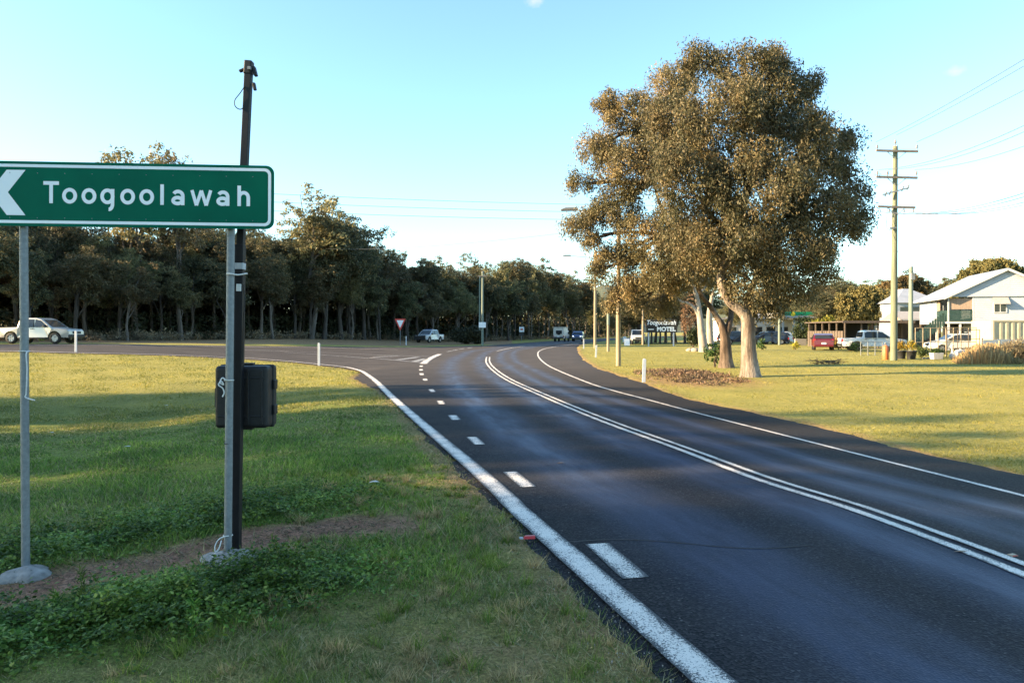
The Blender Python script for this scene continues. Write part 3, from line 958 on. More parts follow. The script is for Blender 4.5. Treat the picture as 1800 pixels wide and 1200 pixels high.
# ------------------------------------------------------------------ the wood across the side road
def make_tree_proto(seed, leaf, bark, h=14.0, sparse=1.0, low=0.34, wide=1.0, leafsize=1.0):
    """a eucalypt, base at the origin: trunk and crown children"""
    rg = random.Random(seed)
    r = np.random.default_rng(seed)
    root = thing('gum_tree', '', 'tree')
    mb = MB()
    lean = (rg.uniform(-0.6, 0.6), rg.uniform(-0.6, 0.6))
    top = (lean[0], lean[1], h * 0.82)
    trunk = [(0, 0, -0.3), (0, 0, 0.3)] + [(lean[0] * t + rg.uniform(-0.2, 0.2), lean[1] * t + rg.uniform(-0.2, 0.2), h * 0.82 * t) for t in (0.25, 0.5, 0.75)] + [top]
    mb.tube(trunk, [0.30, 0.22, 0.17, 0.14, 0.09, 0.04], 7)
    blobs = []
    for q in range(rg.randint(5, 7)):
        # a main limb that climbs steeply, carrying sprays along its outer half
        t0 = rg.uniform(low * 0.55, low * 0.95 + 0.12)
        a = rg.uniform(0, 6.28)
        b0 = Vector((lean[0] * t0, lean[1] * t0, h * t0))
        rr = h * rg.uniform(0.07, 0.19) * wide
        zt_ = h * rg.uniform(max(low + 0.15, 0.55), 1.0)
        b1 = Vector((lean[0] + rr * math.cos(a), lean[1] + rr * math.sin(a), zt_))
        pts = limb(mb, b0, b1, 0.085, 0.02, rg, 7, 0.10, 5)
        for p in pts[3:]:
            for _ in range(2):
                sz = h * rg.uniform(0.045, 0.085) * wide
                blobs.append((p.x + rg.uniform(-1, 1) * sz * 1.3, p.y + rg.uniform(-1, 1) * sz * 1.3, p.z + rg.uniform(-0.5, 0.8) * sz, sz, sz, sz * 0.9))
    for q in range(5):
        sz = h * rg.uniform(0.05, 0.08) * wide
        z = h * rg.uniform(low, 0.95)
        a = rg.uniform(0, 6.28)
        blobs.append((lean[0] * z / h + math.cos(a) * sz * 1.6, lean[1] * z / h + math.sin(a) * sz * 1.6, z, sz, sz, sz))
    tr = build('trunk', mb, bark, root, True)
    cs, rs = blob_clumps(blobs, 15 * sparse, r, 0.40)
    V, Q = leaves_np(cs, rs, 22, 0.30 * leafsize, 0.115 * leafsize, 1.1, r)
    link('crown', np_mesh('crown', V, Q, leaf, 4), root)
    return root

protos = []
for i, (lf, bk, sp, lw, wd) in enumerate([('leaf_wood', 'bark_dark', 1.0, 0.40, 1.05), ('leaf_wood_olive', 'bark_pale', 0.9, 0.42, 1.0), ('leaf_wood', 'bark_pale', 1.1, 0.38, 1.1),
                                          ('leaf_wood', 'bark_dark', 1.2, 0.26, 1.15), ('leaf_wood_olive', 'bark_pale', 1.0, 0.44, 0.95), ('leaf_wood_olive', 'bark_dark', 1.1, 0.32, 1.2), ('leaf_gum_pale', 'bark_pale', 0.6, 0.45, 1.0)]):
    protos.append(make_tree_proto(100 + i, M[lf], M[bk], 14.0, sp, lw, wd))
used = [False] * len(protos)
def plant(k, x, y, h, label, group=None, cat='tree', rz=None, wscale=1.0):
    s = h / 14.0
    rz = rng.uniform(0, 6.28) if rz is None else rz
    loc = (x, y, zt(x, y) - 0.02)
    sc3 = (s * wscale, s * wscale, s)
    if not used[k]:
        used[k] = True
        o = protos[k]
        o.location, o.rotation_euler, o.scale = loc, (0, 0, rz), sc3
        o['label'] = label
        if group:
            o['group'] = group
        return o
    o = dup(protos[k], loc, rz, label, group, sc3)
    if not group and 'group' in o:
        del o['group']
    return o

FRONT_PX = [-260, 0, 250, 500, 650, 760, 870, 1000, 1070, 1120]
FRONT_D = [56, 62, 70, 84, 98, 112, 128, 168, 215, 270]
TOP_PX = [-260, 0, 200, 300, 400, 470, 520, 600, 650, 700, 740, 790, 830, 860, 910, 950, 985, 1015, 1045, 1080, 1120]
TOP_Y = [330, 340, 395, 405, 395, 400, 400, 398, 420, 440, 446, 468, 468, 455, 447, 462, 458, 478, 505, 525, 540]
GRP = 'gum trees of the wood across the side road'
LBL = ['dark gum tree with thin grey trunk in the wood beyond the side road', 'olive leaved gum tree in the wood beyond the side road', 'dark gum tree with pale trunk in the wood beyond the side road',
       'low branching dark gum tree in the wood beyond the side road', 'olive leaved gum tree with pale trunk in the wood beyond the side road', 'broad low branching olive gum tree in the wood beyond the side road']
LBL_FAR = 'dark gum tree beside the road where it bends away'
for row, (off, frac) in enumerate([(0, 0.74), (4.5, 0.9), (9.5, 1.0), (15, 1.0)]):
    px = -250.0
    while px < 1110:
        d0 = float(np.interp(px, FRONT_PX, FRONT_D))
        d = d0 + off + rng.uniform(-1.4, 1.4)
        topy = float(np.interp(px, TOP_PX, TOP_Y)) + rng.uniform(-5, 22)
        h = (HOR - topy) / FPX * d + EYE
        x = (px - 900) / FPX * d
        h = (h - zt(x, d)) * frac * rng.uniform(0.9, 1.04)
        k = int(rng.choice([0, 1, 2, 3, 4, 5], p=[0.24, 0.18, 0.15, 0.17, 0.12, 0.14])) if px < 640 else int(rng.choice([0, 1, 2, 3, 4, 5], p=[0.12, 0.28, 0.08, 0.12, 0.16, 0.24]))
        plant(k, x, d, max(h, 5), LBL[k], GRP, wscale=rng.uniform(0.95, 1.3) * (1.15 if h < 11 else 1.0))
        px += rng.uniform(2.9, 4.2) / d * FPX * (1.0 if row else 1.25)
# single crowns that stand above the rest
o = plant(6, (548 - 900) / FPX * 90, 90, (HOR - 340) / FPX * 90 + 1.3, 'tall thin crowned gum tree with pinkish top right of the green sign', wscale=1.25)
o = plant(6, (238 - 900) / FPX * 76, 76, (HOR - 252) / FPX * 76 + 1.0, 'tallest gum tree, its crown showing above the green sign', wscale=1.1)
o = plant(6, (318 - 900) / FPX * 78, 78, (HOR - 268) / FPX * 78 + 1.0, 'thin gum tree whose top just clears the upper edge of the green sign', wscale=0.9)
o = plant(4, (846 - 900) / FPX * 150, 150, (HOR - 440) / FPX * 150 + 1.6, 'thin topped gum tree rising behind the far power pole')
for px, topy, d in ((600, 388, 96), (640, 402, 100), (570, 392, 92)):
    plant(3 if px != 640 else 0, (px - 900) / FPX * d, d, (HOR - topy) / FPX * d + 1.2, 'broad dark gum tree towering right of the sign in the wood', 'broad dark gum trees right of the sign', wscale=1.3)

# the trees out of the picture on the left, whose shade lies over the near grass and road
GL = 'gum trees west of the road whose shade covers the foreground'
for (x, y, h, ws) in [(-45, 15.4, 17.2, 0.62), (-47, 8.0, 18.2, 0.80), (-44, 2.4, 17.6, 0.95), (-47, -2, 18.5, 1.1), (-43, -7, 18.0, 1.1), (-46, -12, 18.5, 1.1), (-44, -17, 18.5, 1.2), (-47, -22, 19, 1.2), (-43, -27, 18.0, 1.2),
                      (-54, 7.2, 20.0, 0.8), (-53, 1, 20.5, 1.1), (-54, -6, 20.5, 1.1), (-52, -14, 20.5, 1.2), (-44, -33, 17, 1.3), (-68, 42, 15, 1.1), (-72, 50, 15, 1.1), (-64, 35, 12, 1.1), (-76, 58, 15, 1.1), (-80, 46, 16, 1.1)]:
    y = y - 2.4 if y < 30 else y
    plant(int(rng.integers(0, 6)), x, y, h, 'gum tree standing west of the road, out of the picture', GL, wscale=ws)

# a dense back of the wood: one mass
r_ = np.random.default_rng(5)
cs, rs = [], []
for px in np.arange(-300, 1120, 5.0):
    for lay in (20, 27):
        d0 = float(np.interp(px, FRONT_PX, FRONT_D)) + lay + r_.uniform(-3, 3)
        x = (px - 900) / FPX * d0
        hmax = ((HOR - np.interp(px, TOP_PX, TOP_Y) - 12) / FPX * d0 + EYE) * 0.84
        for z in np.concatenate([np.arange(0.2, hmax, 1.15), [0.3, 0.8, 1.4, 2.0, 2.7, 3.4]]):
            cs.append((x + r_.uniform(-.6, .6), d0 + r_.uniform(-2, 2), zt(x, d0) + z))
            rs.append(r_.uniform(0.8, 1.4))
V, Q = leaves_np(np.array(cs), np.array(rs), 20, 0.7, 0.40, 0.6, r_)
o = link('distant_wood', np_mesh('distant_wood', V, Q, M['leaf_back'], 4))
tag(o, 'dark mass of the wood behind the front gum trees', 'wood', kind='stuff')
# undergrowth and dry grass along its edge
cs, rs = [], []
for px in np.arange(-280, 1100, 4.0):
    d0 = float(np.interp(px, FRONT_PX, FRONT_D)) + r_.uniform(-2.5, 9)
    x = (px - 900) / FPX * d0
    if on_road(x, d0, 1.0):
        continue
    if 640 < px < 800 and d0 < 104:
        continue
    cs.append((x, d0, zt(x, d0) + r_.uniform(0.1, 0.6)))
    rs.append(r_.uniform(0.35, 0.9))
V, Q = leaves_np(np.array(cs), np.array(rs), 60, 0.32, 0.10, -0.3, r_)
o = link('undergrowth', np_mesh('undergrowth', V, Q, M['straw_grey'], 4))
tag(o, 'dry brown undergrowth along the edge of the wood', 'undergrowth', kind='stuff')
cs, rs = [], []
for px in np.arange(-280, 1100, 5.0):
    d0 = float(np.interp(px, FRONT_PX, FRONT_D)) + r_.uniform(3, 12)
    x = (px - 900) / FPX * d0
    for z in (0.5, 1.4, 2.4):
        if r_.random() < 0.62:
            cs.append((x + r_.uniform(-1, 1), d0, zt(x, d0) + z))
            rs.append(r_.uniform(0.5, 1.0))
V, Q = leaves_np(np.array(cs), np.array(rs), 30, 0.34, 0.16, 0.3, r_)
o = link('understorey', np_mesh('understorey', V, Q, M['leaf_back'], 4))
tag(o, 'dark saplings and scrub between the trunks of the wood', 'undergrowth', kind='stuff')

# ------------------------------------------------------------------ the big roadside trees
def big_tree(label, trunks, blobs_px, d, leaf, bark, seed, dens, per, ln, wd, start, depth=1.0, base=None):
    rg = random.Random(seed)
    r = np.random.default_rng(seed)
    root = thing('gum_tree', label, 'tree', base)
    mb = MB()
    for path, rads in trunks:
        q = smooth_poly([tuple(p) for p in path], len(path) * 6)
        pa = np.array([tuple(p) for p in path])
        sl = np.concatenate([[0], np.cumsum(np.linalg.norm(np.diff(pa, axis=0), axis=1))])
        rr = np.interp(np.linspace(0, sl[-1], len(q)), sl, rads)
        mb.tube([tuple(p) for p in q], [float(v) for v in rr], 14, True, 0.035, rg)
    blobs = []
    for (px, py, rxp, ryp, dd) in blobs_px:
        dz = d + dd
        c = P(px, py, dz)
        blobs.append((c.x, c.y, c.z, 0.9 * rxp / FPX * dz, 0.9 * rxp / FPX * dz * depth, 0.9 * ryp / FPX * dz))
        for _ in range(2):
            a = rg.uniform(0, 6.28)
            e = rg.uniform(-0.5, 0.7)
            blobs.append((c.x + 0.85 * rxp / FPX * dz * math.cos(a), c.y + 0.7 * rxp / FPX * dz * math.sin(a), c.z + e * ryp / FPX * dz, *[rg.uniform(0.22, 0.36) * min(rxp, ryp * 1.3) / FPX * dz] * 3))
        s = min(start, key=lambda p: (Vector(p) - c).length)
        pts = limb(mb, s, c, 0.11, 0.035, rg, 7, 0.10, 7)
        for _ in range(4):
            e = Vector((c.x, c.y, c.z)) + Vector((rg.uniform(-1, 1) * blobs[-3][3], rg.uniform(-1, 1) * blobs[-3][4], rg.uniform(-0.7, 1) * blobs[-3][5])) * 0.85
            limb(mb, pts[rg.choice((3, 4, 5))], e, 0.045, 0.012, rg, 5, 0.12, 5)
    build('trunk', mb, bark, root)
    cs, rs = blob_clumps(blobs, dens, r, 0.34)
    V, Q = leaves_np(cs, rs, per, ln, wd, 1.3, r, 1.25)
    V = V - np.array(root.location)
    link('crown', np_mesh('crown', V, Q, leaf, 4), root)
    return root

dA = 27.0
TA = [((P(1319, 670, dA), P(1318, 648, dA), P(1316, 620, dA), P(1315, 592, dA), P(1314, 562, dA), P(1303, 546, dA), P(1285, 532, dA), P(1272, 512, dA), P(1268, 487, dA), P(1274, 462, dA), P(1288, 410, dA + .5), P(1320, 320, dA + .6), P(1345, 230, dA + .8), P(1350, 160, dA + 1)),
       [0.46, 0.33, 0.275, 0.25, 0.235, 0.20, 0.175, 0.168, 0.165, 0.16, 0.15, 0.12, 0.08, 0.03]),
      ((P(1314, 580, dA), P(1312, 552, dA + .2), P(1318, 515, dA + .4), P(1345, 460, dA + .5), P(1400, 385, dA + .3), P(1450, 340, dA)), [0.20, 0.14, 0.13, 0.11, 0.08, 0.03])]
bA = [(1305, 128, 70, 46, .5), (1368, 108, 26, 22, 1), (1372, 172, 66, 58, .5), (1262, 215, 95, 78, -.6), (1390, 268, 92, 82, -.5), (1452, 262, 52, 55, .8), (1486, 330, 44, 58, .5), (1330, 330, 110, 88, -1.2), (1440, 378, 72, 60, -.6),
      (1508, 385, 24, 34, .3), (1372, 440, 88, 56, -.8), (1288, 425, 88, 58, -1.0), (1445, 462, 38, 34, .5), (1330, 500, 62, 34, -.4), (1395, 505, 50, 30, .4), (1215, 330, 90, 78, -.4), (1232, 105, 44, 28, 1), (1430, 150, 22, 22, .8), (1500, 246, 22, 16, .8),
      (1230, 430, 70, 60, .2), (1350, 545, 34, 18, .2), (1190, 215, 60, 60, .6)]
stA = [P(1285, 410, dA + .5), P(1320, 320, dA + .6), P(1345, 230, dA + .8), P(1274, 462, dA), P(1345, 460, dA + .5), P(1400, 385, dA + .3)]
gA = ground_at(1318, dA)
big_tree('large spreading gum tree with a bent bare trunk leaning left, nearest the road', TA, bA, dA, M['leaf_gum'], M['bark_gum'], 41, 66, 84, 0.125, 0.046, stA, 0.95, (gA.x, gA.y, gA.z))
dB = 33.0
TB = [((P(1277, 652, dB), P(1276, 628, dB), P(1275, 600, dB), P(1271, 577, dB), P(1260, 557, dB), P(1248, 538, dB), P(1234, 520, dB), P(1215, 480, dB), P(1180, 410, dB), P(1150, 320, dB), P(1150, 220, dB)), [0.40, 0.27, 0.235, 0.19, 0.125, 0.11, 0.105, 0.10, 0.09, 0.06, 0.03]),
      ((P(1275, 596, dB), P(1281, 572, dB), P(1285, 548, dB + .4), P(1280, 490, dB + .8), P(1250, 420, dB + 1)), [0.17, 0.14, 0.115, 0.09, 0.05])]
bB = [(1118, 200, 52, 46, 0), (1180, 148, 48, 42, .5), (1050, 262, 46, 30, 0), (1105, 290, 66, 56, -.5), (1180, 250, 66, 66, 0), (1085, 365, 56, 44, 0), (1016, 398, 34, 17, 0), (1040, 420, 22, 14, 0), (1150, 420, 78, 56, -.6), (1078, 455, 40, 36, .3), (1108, 500, 36, 30, 0),
      (1180, 482, 60, 36, -.5), (1235, 462, 58, 44, 0), (1128, 540, 22, 16, 0), (1068, 190, 20, 18, 0), (1048, 480, 16, 20, 0), (1024, 320, 24, 16, 0), (1075, 530, 12, 18, 0), (1160, 535, 40, 22, 1)]
stB = [P(1215, 480, dB), P(1180, 410, dB), P(1150, 320, dB), P(1150, 220, dB), P(1250, 420, dB + 1)]
gB = ground_at(1276, dB)
big_tree('gum tree with a dark forked trunk and thin pale crown over the kerb side', TB, bB, dB, M['leaf_gum_pale'], M['bark_brown'], 57, 66, 84, 0.135, 0.046, stB, 0.9, (gB.x, gB.y, gB.z))
dC = 58.0
TC = [((P(1238, 622, dC), P(1236, 606, dC), P(1232, 575, dC), P(1229, 548, dC), P(1224, 520, dC), P(1205, 470, dC)), [0.46, 0.36, 0.27, 0.22, 0.15, 0.08]),
      ((P(1231, 560, dC), P(1221, 542, dC), P(1209, 533, dC), P(1194, 528, dC), P(1170, 505, dC)), [0.17, 0.13, 0.10, 0.08, 0.04]),
      ((P(1250, 618, dC + 3), P(1248, 590, dC + 3), P(1247, 550, dC + 3), P(1254, 510, dC + 3)), [0.36, 0.27, 0.22, 0.12])]
bC = [(1205, 470, 50, 30, 0), (1165, 505, 36, 20, 0), (1250, 490, 40, 26, 3)]
gC = ground_at(1242, dC)
big_tree('white barked gum tree behind the two roadside gums', TC, bC, dC, M['leaf_gum'], M['bark_white'], 63, 60, 14, 0.26, 0.10, [P(1205, 470, dC), P(1222, 520, dC)], 1.0, (gC.x, gC.y, gC.z))

# ------------------------------------------------------------------ other trees and shrubs on the right
def shrub(name, label, px, py_base, d, wpx, hpx, leaf, seed, cat='shrub', dens=60, per=16, ln=0.16, wd=0.08, round_=False, group=None, stem=True, droop=0.0):
    r = np.random.default_rng(seed)
    rg = random.Random(seed)
    g = ground_at(px, d)
    root = thing(name, label, cat, g, 0, group)
    W = wpx / FPX * d / 2
    H = hpx / FPX * d
    blobs = [(0, 0, H * 0.55, W * 0.9, W * 0.9, H * 0.45)]
    if not round_:
        for _ in range(6):
            a = rg.uniform(0, 6.28)
            blobs.append((math.cos(a) * W * 0.55, math.sin(a) * W * 0.55, H * rg.uniform(0.3, 0.85), W * 0.42, W * 0.42, H * 0.22))
    cs, rs = blob_clumps(blobs, dens, r, min(0.35, 0.25 * W + 0.05))
    V, Q = leaves_np(cs, rs, per, ln, wd, droop, r)
    link('crown', np_mesh('crown', V, Q, leaf, 4), root)
    mb = MB()
    for k in range(3):
        a = rg.uniform(0, 6.28)
        limb(mb, (0, 0, -0.1), (math.cos(a) * W * 0.5, math.sin(a) * W * 0.5, H * 0.6), 0.02 + 0.03 * W, 0.01, rg, 4, 0.1, 5)
    build('stem', mb, M['bark_brown'], root, True)
    return root

def far_tree(px, topy, d, k, label, ws=1.0, group=None):
    x = (px - 900) / FPX * d
    h = (HOR - topy) / FPX * d + EYE - zt(x, d)
    return plant(k, x, d, h, label, group, wscale=ws)

GM = 'dark trees behind the motel sign'
for px, ty, d in ((1108, 515, 112), (1122, 505, 106), (1138, 500, 104), (1152, 492, 108), (1170, 490, 102), (1188, 500, 106), (1204, 498, 100), (1225, 490, 110), (1160, 520, 98), (1118, 530, 100), (1145, 515, 96), (1182, 520, 96)):
    far_tree(px, ty, d, 3, 'dark bushy tree standing behind the motel sign', 1.6, GM)
GR = 'trees behind the fuel station and the houses'
for px, ty, d, k, ws in ((1285, 520, 120, 5, 1.2), (1310, 530, 126, 3, 1.2), (1345, 515, 170, 0, 1.2), (1440, 500, 120, 5, 1.5), (1470, 480, 112, 5, 1.5), (1498, 492, 108, 3, 1.5), (1520, 505, 106, 5, 1.5), (1545, 508, 104, 3, 1.6), (1560, 494, 118, 5, 1.4), (1535, 515, 100, 5, 1.6),
                         (1592, 484, 130, 3, 1.4), (1615, 490, 134, 5, 1.4), (1640, 500, 128, 3, 1.4), (1575, 490, 122, 0, 1.4), (1505, 500, 130, 3, 1.5), (1480, 505, 104, 5, 1.4), (1455, 512, 100, 3, 1.4), (1660, 490, 120, 3, 1.5), (1425, 515, 118, 3, 1.4), (1405, 515, 130, 5, 1.4), (1380, 525, 150, 3, 1.4)):
    far_tree(px, ty, d, k, 'bushy tree rising behind the fuel station and houses', ws, GR)
M['leaf_olive'] = leaf_mat('olive crown leaves', [(0, (0.07, 0.066, 0.03)), (0.5, (0.13, 0.11, 0.046)), (1, (0.19, 0.145, 0.062))], 0.25, 0.6, 0.5)
for px, dd, bl, lab, sd in ((1738, 96, [(1735, 478, 36, 24, 0), (1768, 474, 28, 20, 0), (1752, 468, 26, 15, 0), (1706, 490, 24, 20, 1), (1790, 492, 30, 22, 0), (1735, 505, 46, 26, -1)], 'olive tree whose broad round crown shows above the white house ridge', 5),
                            (1690, 90, [(1690, 506, 24, 14, 0), (1672, 514, 20, 12, 0), (1708, 512, 22, 14, 0)], 'smaller olive tree left of the round crown above the white house', 6),
                            (1582, 108, [(1575, 505, 30, 18, 0), (1600, 498, 26, 16, 0), (1560, 516, 26, 18, 0), (1592, 518, 34, 20, 0)], 'dark leaved tree behind the hip roofed house and grey green pole', 7),
                            (1530, 98, [(1520, 520, 26, 20, 0), (1545, 530, 30, 26, 0), (1500, 538, 30, 24, 0), (1530, 548, 34, 22, 0), (1485, 552, 26, 20, 0)], 'bushy tree right behind the brown carport', 8)):
    g = ground_at(px, dd)
    big_tree(lab, [((g + Vector((0, 0, -0.2)), g + Vector((0.1, 0, 2.0)), g + Vector((0.2, 0, 4.0))), [0.35, 0.28, 0.18])], bl, dd, M['leaf_olive'], M['bark_brown'], sd, 30, 60, 0.34, 0.16, [g + Vector((0.15, 0, 3.0)), g + Vector((0.2, 0, 4.0))], 1.0, tuple(g))
shrub('brown_shrub', 'thin brown leaved tree beside the white barked gum', 1214, 606, 90, 42, 100, M['leaf_brown'], 7, 'tree', 30, 10, 0.26, 0.1)
shrub('shrub', 'yellow green shrub beside the brown carport', 1446, 612, 84, 46, 52, M['leaf_bright'], 3, dens=70, ln=0.24, wd=0.12)
shrub('shrub', 'dark round bush left of the yellow green shrub', 1412, 612, 88, 34, 50, M['leaf_dark'], 4, ln=0.24, wd=0.12)
shrub('clipped_bush', 'small clipped round green bush right of the leaning gum trunk', 1339, 612, 64, 19, 17, M['leaf_green'], 5, round_=True, dens=140)
shrub('sapling', 'leafy green sapling growing against the dark forked gum trunk', 1256, 620, 33.6, 34, 44, M['leaf_green'], 6, dens=50, ln=0.15, wd=0.07)
shrub('shrub', 'dark green round bush between motel sign and white gum', 1218, 604, 74, 26, 34, M['leaf_dark'], 8, dens=80, ln=0.2, wd=0.1)
shrub('flowering_shrub', 'small yellow shrub on the lawn left of the red car', 1399, 613, 66, 14, 14, M['leaf_yellow'], 9, dens=150, ln=0.12, wd=0.06)
shrub('flowering_shrub', 'yellow flowering shrub just right of the red car', 1474, 613, 68, 20, 20, M['leaf_yellow'], 10, dens=150, ln=0.12, wd=0.06)
shrub('shrub', 'green shrub in front of the white pickup at the carport', 1504, 615, 60, 24, 17, M['leaf_green'], 12, dens=130, ln=0.12, wd=0.06)
shrub('shrub', 'green bush between the black pots and wire enclosure', 1621, 628, 45, 22, 22, M['leaf_green'], 13, dens=150, ln=0.11, wd=0.06)
shrub('low_bush', 'low dark bush behind the white tub', 1648, 622, 46, 30, 12, M['leaf_dark'], 14, dens=150, ln=0.11, wd=0.06)
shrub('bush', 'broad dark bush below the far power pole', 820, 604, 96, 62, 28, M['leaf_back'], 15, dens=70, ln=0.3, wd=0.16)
shrub('bush', 'yellow bush at the edge of the wood above the pickup', 68, 592, 60, 56, 44, M['leaf_bright'], 16, dens=20, per=10, ln=0.24, wd=0.1)
shrub('dry_bush', 'grey brown dead bush by the fence at the right', 1792, 640, 38, 58, 38, M['straw_grey'], 17, dens=220, ln=0.22, wd=0.03, droop=-0.5)

# tall dry grass by the fence on the right
r_ = np.random.default_rng(21)
n = 5200
bx = r_.uniform(1680, 1800, n)
bd = r_.uniform(36.5, 44, n)
x = (bx - 900) / FPX * bd
H_ = 0.75 * np.clip(1 - ((bx - 1738) / 62) ** 2, 0.1, 1) * r_.uniform(0.6, 1.3, n)
base = np.stack([x, bd, terrain(x, bd)], 1)
an = r_.uniform(0, 6.28, n)
sv = np.stack([np.cos(an), np.sin(an), np.zeros(n)], 1) * 0.012
tipv = np.stack([r_.normal(0, 0.14, n), r_.normal(0, 0.14, n), H_], 1)
V = np.stack([base - sv, base + sv, base + tipv + sv * 1.3, base + tipv - sv * 1.3], 1).reshape(-1, 3)
o = link('dry_grass', np_mesh('dry_grass', V, np.arange(4 * n).reshape(n, 4), M['straw'], 4))
tag(o, 'tall straw coloured grass in front of the cream container', 'dry grass', kind='stuff')

# leaf litter mound under the gums
def mound(name, label, cpx, d, W, D, H, mat, seed, n, ln, wd, mcol):
    r = np.random.default_rng(seed)
    c = ground_at(cpx, d)
    a = r.uniform(0, 6.28, n)
    q = np.sqrt(r.random(n))
    x = c.x + np.cos(a) * q * W
    y = c.y + np.sin(a) * q * D
    kk = (np.sin(x * 3.1 + np.sin(y * 2.2)) * np.sin(y * 2.7 + 0.5) + r.normal(0, 0.5, n)) > q * 1.3 - 0.75
    x, y, q = x[kk], y[kk], q[kk]
    n = len(x)
    z = terrain(x, y) + H * (1 - q ** 1.5) * r.uniform(0.4, 1.15, n)
    V, Q = leaves_np(np.stack([x, y, z], 1), np.full(n, 0.05), 1, ln, wd, 0, r)
    o = link(name, np_mesh(name, V, Q, mat, 4))
    tag(o, label, 'leaf litter', kind='stuff')
    return o
mound('leaf_litter', 'brown leaf litter and twigs heaped under the gum trees', 1208, 27.5, 1.9, 4.4, 0.15, M['litter'], 31, 12000, 0.10, 0.032, None)

def twig_pile(name, label, px, d, W, n, seed):
    rg = random.Random(seed)
    c = ground_at(px, d)
    mb = MB()
    for _ in range(n):
        a = rg.uniform(0, 6.28)
        q = rg.random() ** 0.7 * W
        p = Vector((c.x + math.cos(a) * q, c.y + math.sin(a) * q * 0.6, 0))
        p.z = zt(p.x, p.y) + rg.uniform(0.0, 0.18)
        b = rg.uniform(0, 6.28)
        L = rg.uniform(0.3, 0.8)
        e = p + Vector((math.cos(b) * L, math.sin(b) * L * 0.6, rg.uniform(-0.02, 0.24)))
        limb(mb, p, e, 0.016, 0.006, rg, 4, 0.15, 4)
    r = np.random.default_rng(seed)
    o = single(name, mb, M['bark_brown'], label, 'branch pile', tuple(c))
    return o
twig_pile('branch_pile', 'pile of fallen branches lying on the lawn right of the gums', 1450, 36, 0.62, 60, 3)
twig_pile('branch_pile', 'few small twigs right of the larger branch pile', 1473, 36.3, 0.25, 16, 4)

# ------------------------------------------------------------------ poles and wires
def pole_line(px, y0, y1, d, r0, r1, mat):
    a = ground_at(px, d, -0.25)
    b = P(px, y1, d)
    mb = MB()
    n = 9
    pts = [a.lerp(Vector((a.x, a.y, b.z)), i / (n - 1)) for i in range(n)]
    mb.tube(pts, [r0 + (r1 - r0) * i / (n - 1) for i in range(n)], 14)
    return mb, Vector((a.x, a.y, b.z))

def power_pole(label, px, d, top, r0=0.19, r1=0.13, arms=((267, 1.18), (313, 1.16), (365, 1.05)), mat='timber_pole', loc=None):
    g = ground_at(px, d) if loc is None else Vector(loc)
    root = thing('power_pole', label, 'power pole', g)
    zt_ = EYE - (top - HOR) / FPX * d
    mb = MB()
    H = zt_ - g.z
    mb.tube([(0.0, 0, -0.3), (0, 0, 0.5), (0.03, 0, H * 0.4), (0.06, 0, H * 0.7), (0.09, 0, H)], [r0 * 1.05, r0, r0 * 0.9, r1 * 1.1, r1], 14)
    build('pole', mb, M[mat], root, True)
    for i, (ay, hw) in enumerate(arms):
        z = EYE - (ay - HOR) / FPX * d - g.z
        cx = 0.09 * z / H
        arm = build('crossarm', MB().bar((cx - hw, -0.19, z + 0.03), (cx + hw, -0.19, z - 0.03), 0.10, 0.12), M['crossarm'], root, True)
        br = MB()
        for s in (-1, 1):
            br.bar((cx + s * hw * 0.5, -0.19, z), (cx + s * 0.05, -0.16, z - 0.45), 0.03, 0.03)
        build('brace', br, M['lamp_grey'], root, True)
        offs = (-0.95, 0.95) if i == 0 else ((-0.95, -0.45, 0.95) if i == 1 else (-0.9, -0.4, 0.4, 0.9))
        for q in offs:
            up = -1 if i == 2 else 1
            prof = [(0.02, 0), (0.025, 0.10), (0.06, 0.12), (0.065, 0.16), (0.04, 0.18), (0.06, 0.20), (0.055, 0.25), (0.025, 0.29)]
            if up < 0:
                prof = [(r * 0.8, -zz * 0.8) for r, zz in reversed(prof)]
            build('insulator', MB().lathe(prof, (cx + hw * q, -0.19, z + 0.06 * up), 10), M['insulator'], root, True)
    if len(arms) > 2:
        build('insulator', MB().lathe([(0.02, 0), (0.03, 0.16), (0.07, 0.18), (0.075, 0.24), (0.045, 0.26), (0.06, 0.3), (0.03, 0.36)], (0.09, 0, H), 10), M['insulator'], root, True)
        z = EYE - (337 - HOR) / FPX * d - g.z
        sw = MB()
        sw.bar((-0.75, -0.2, z - 0.22), (0.75, -0.2, z + 0.18), 0.07, 0.07)
        for s, zz in ((-0.6, -0.2), (-0.35, -0.12), (0.35, 0.1), (0.65, 0.18)):
            sw.bar((s, -0.2, z + zz - 0.1), (s + 0.1, -0.2, z + zz + 0.16), 0.06, 0.06)
        build('switch_gear', sw, M['lamp_grey'], root, True)
        z2 = EYE - (402 - HOR) / FPX * d - g.z
        build('service_bracket', MB().bar((-0.3, -0.16, z2), (0.06, -0.16, z2 + 0.03), 0.08, 0.1), M['lamp_grey'], root, True)
        pts = [Vector((-0.45, -0.2, z2 + 1.15)), Vector((-0.52, -0.22, z2 + 0.5)), Vector((-0.5, -0.22, z2 + 0.0)), Vector((-0.3, -0.2, z2 - 0.12)), Vector((-0.1, -0.17, z2))]
        build('drop_cable', MB().tube(pts, 0.014, 5), M['wire'], root, True)
    return root
pp = power_pole('tall power pole with three crossarms on the right hand lawn', 1571, 42, 257)
next_pole = dup(pp, (19.6, 16.5, zt(19.6, 16.5)), 0.3, 'power pole out of the picture that the right hand wires run to')

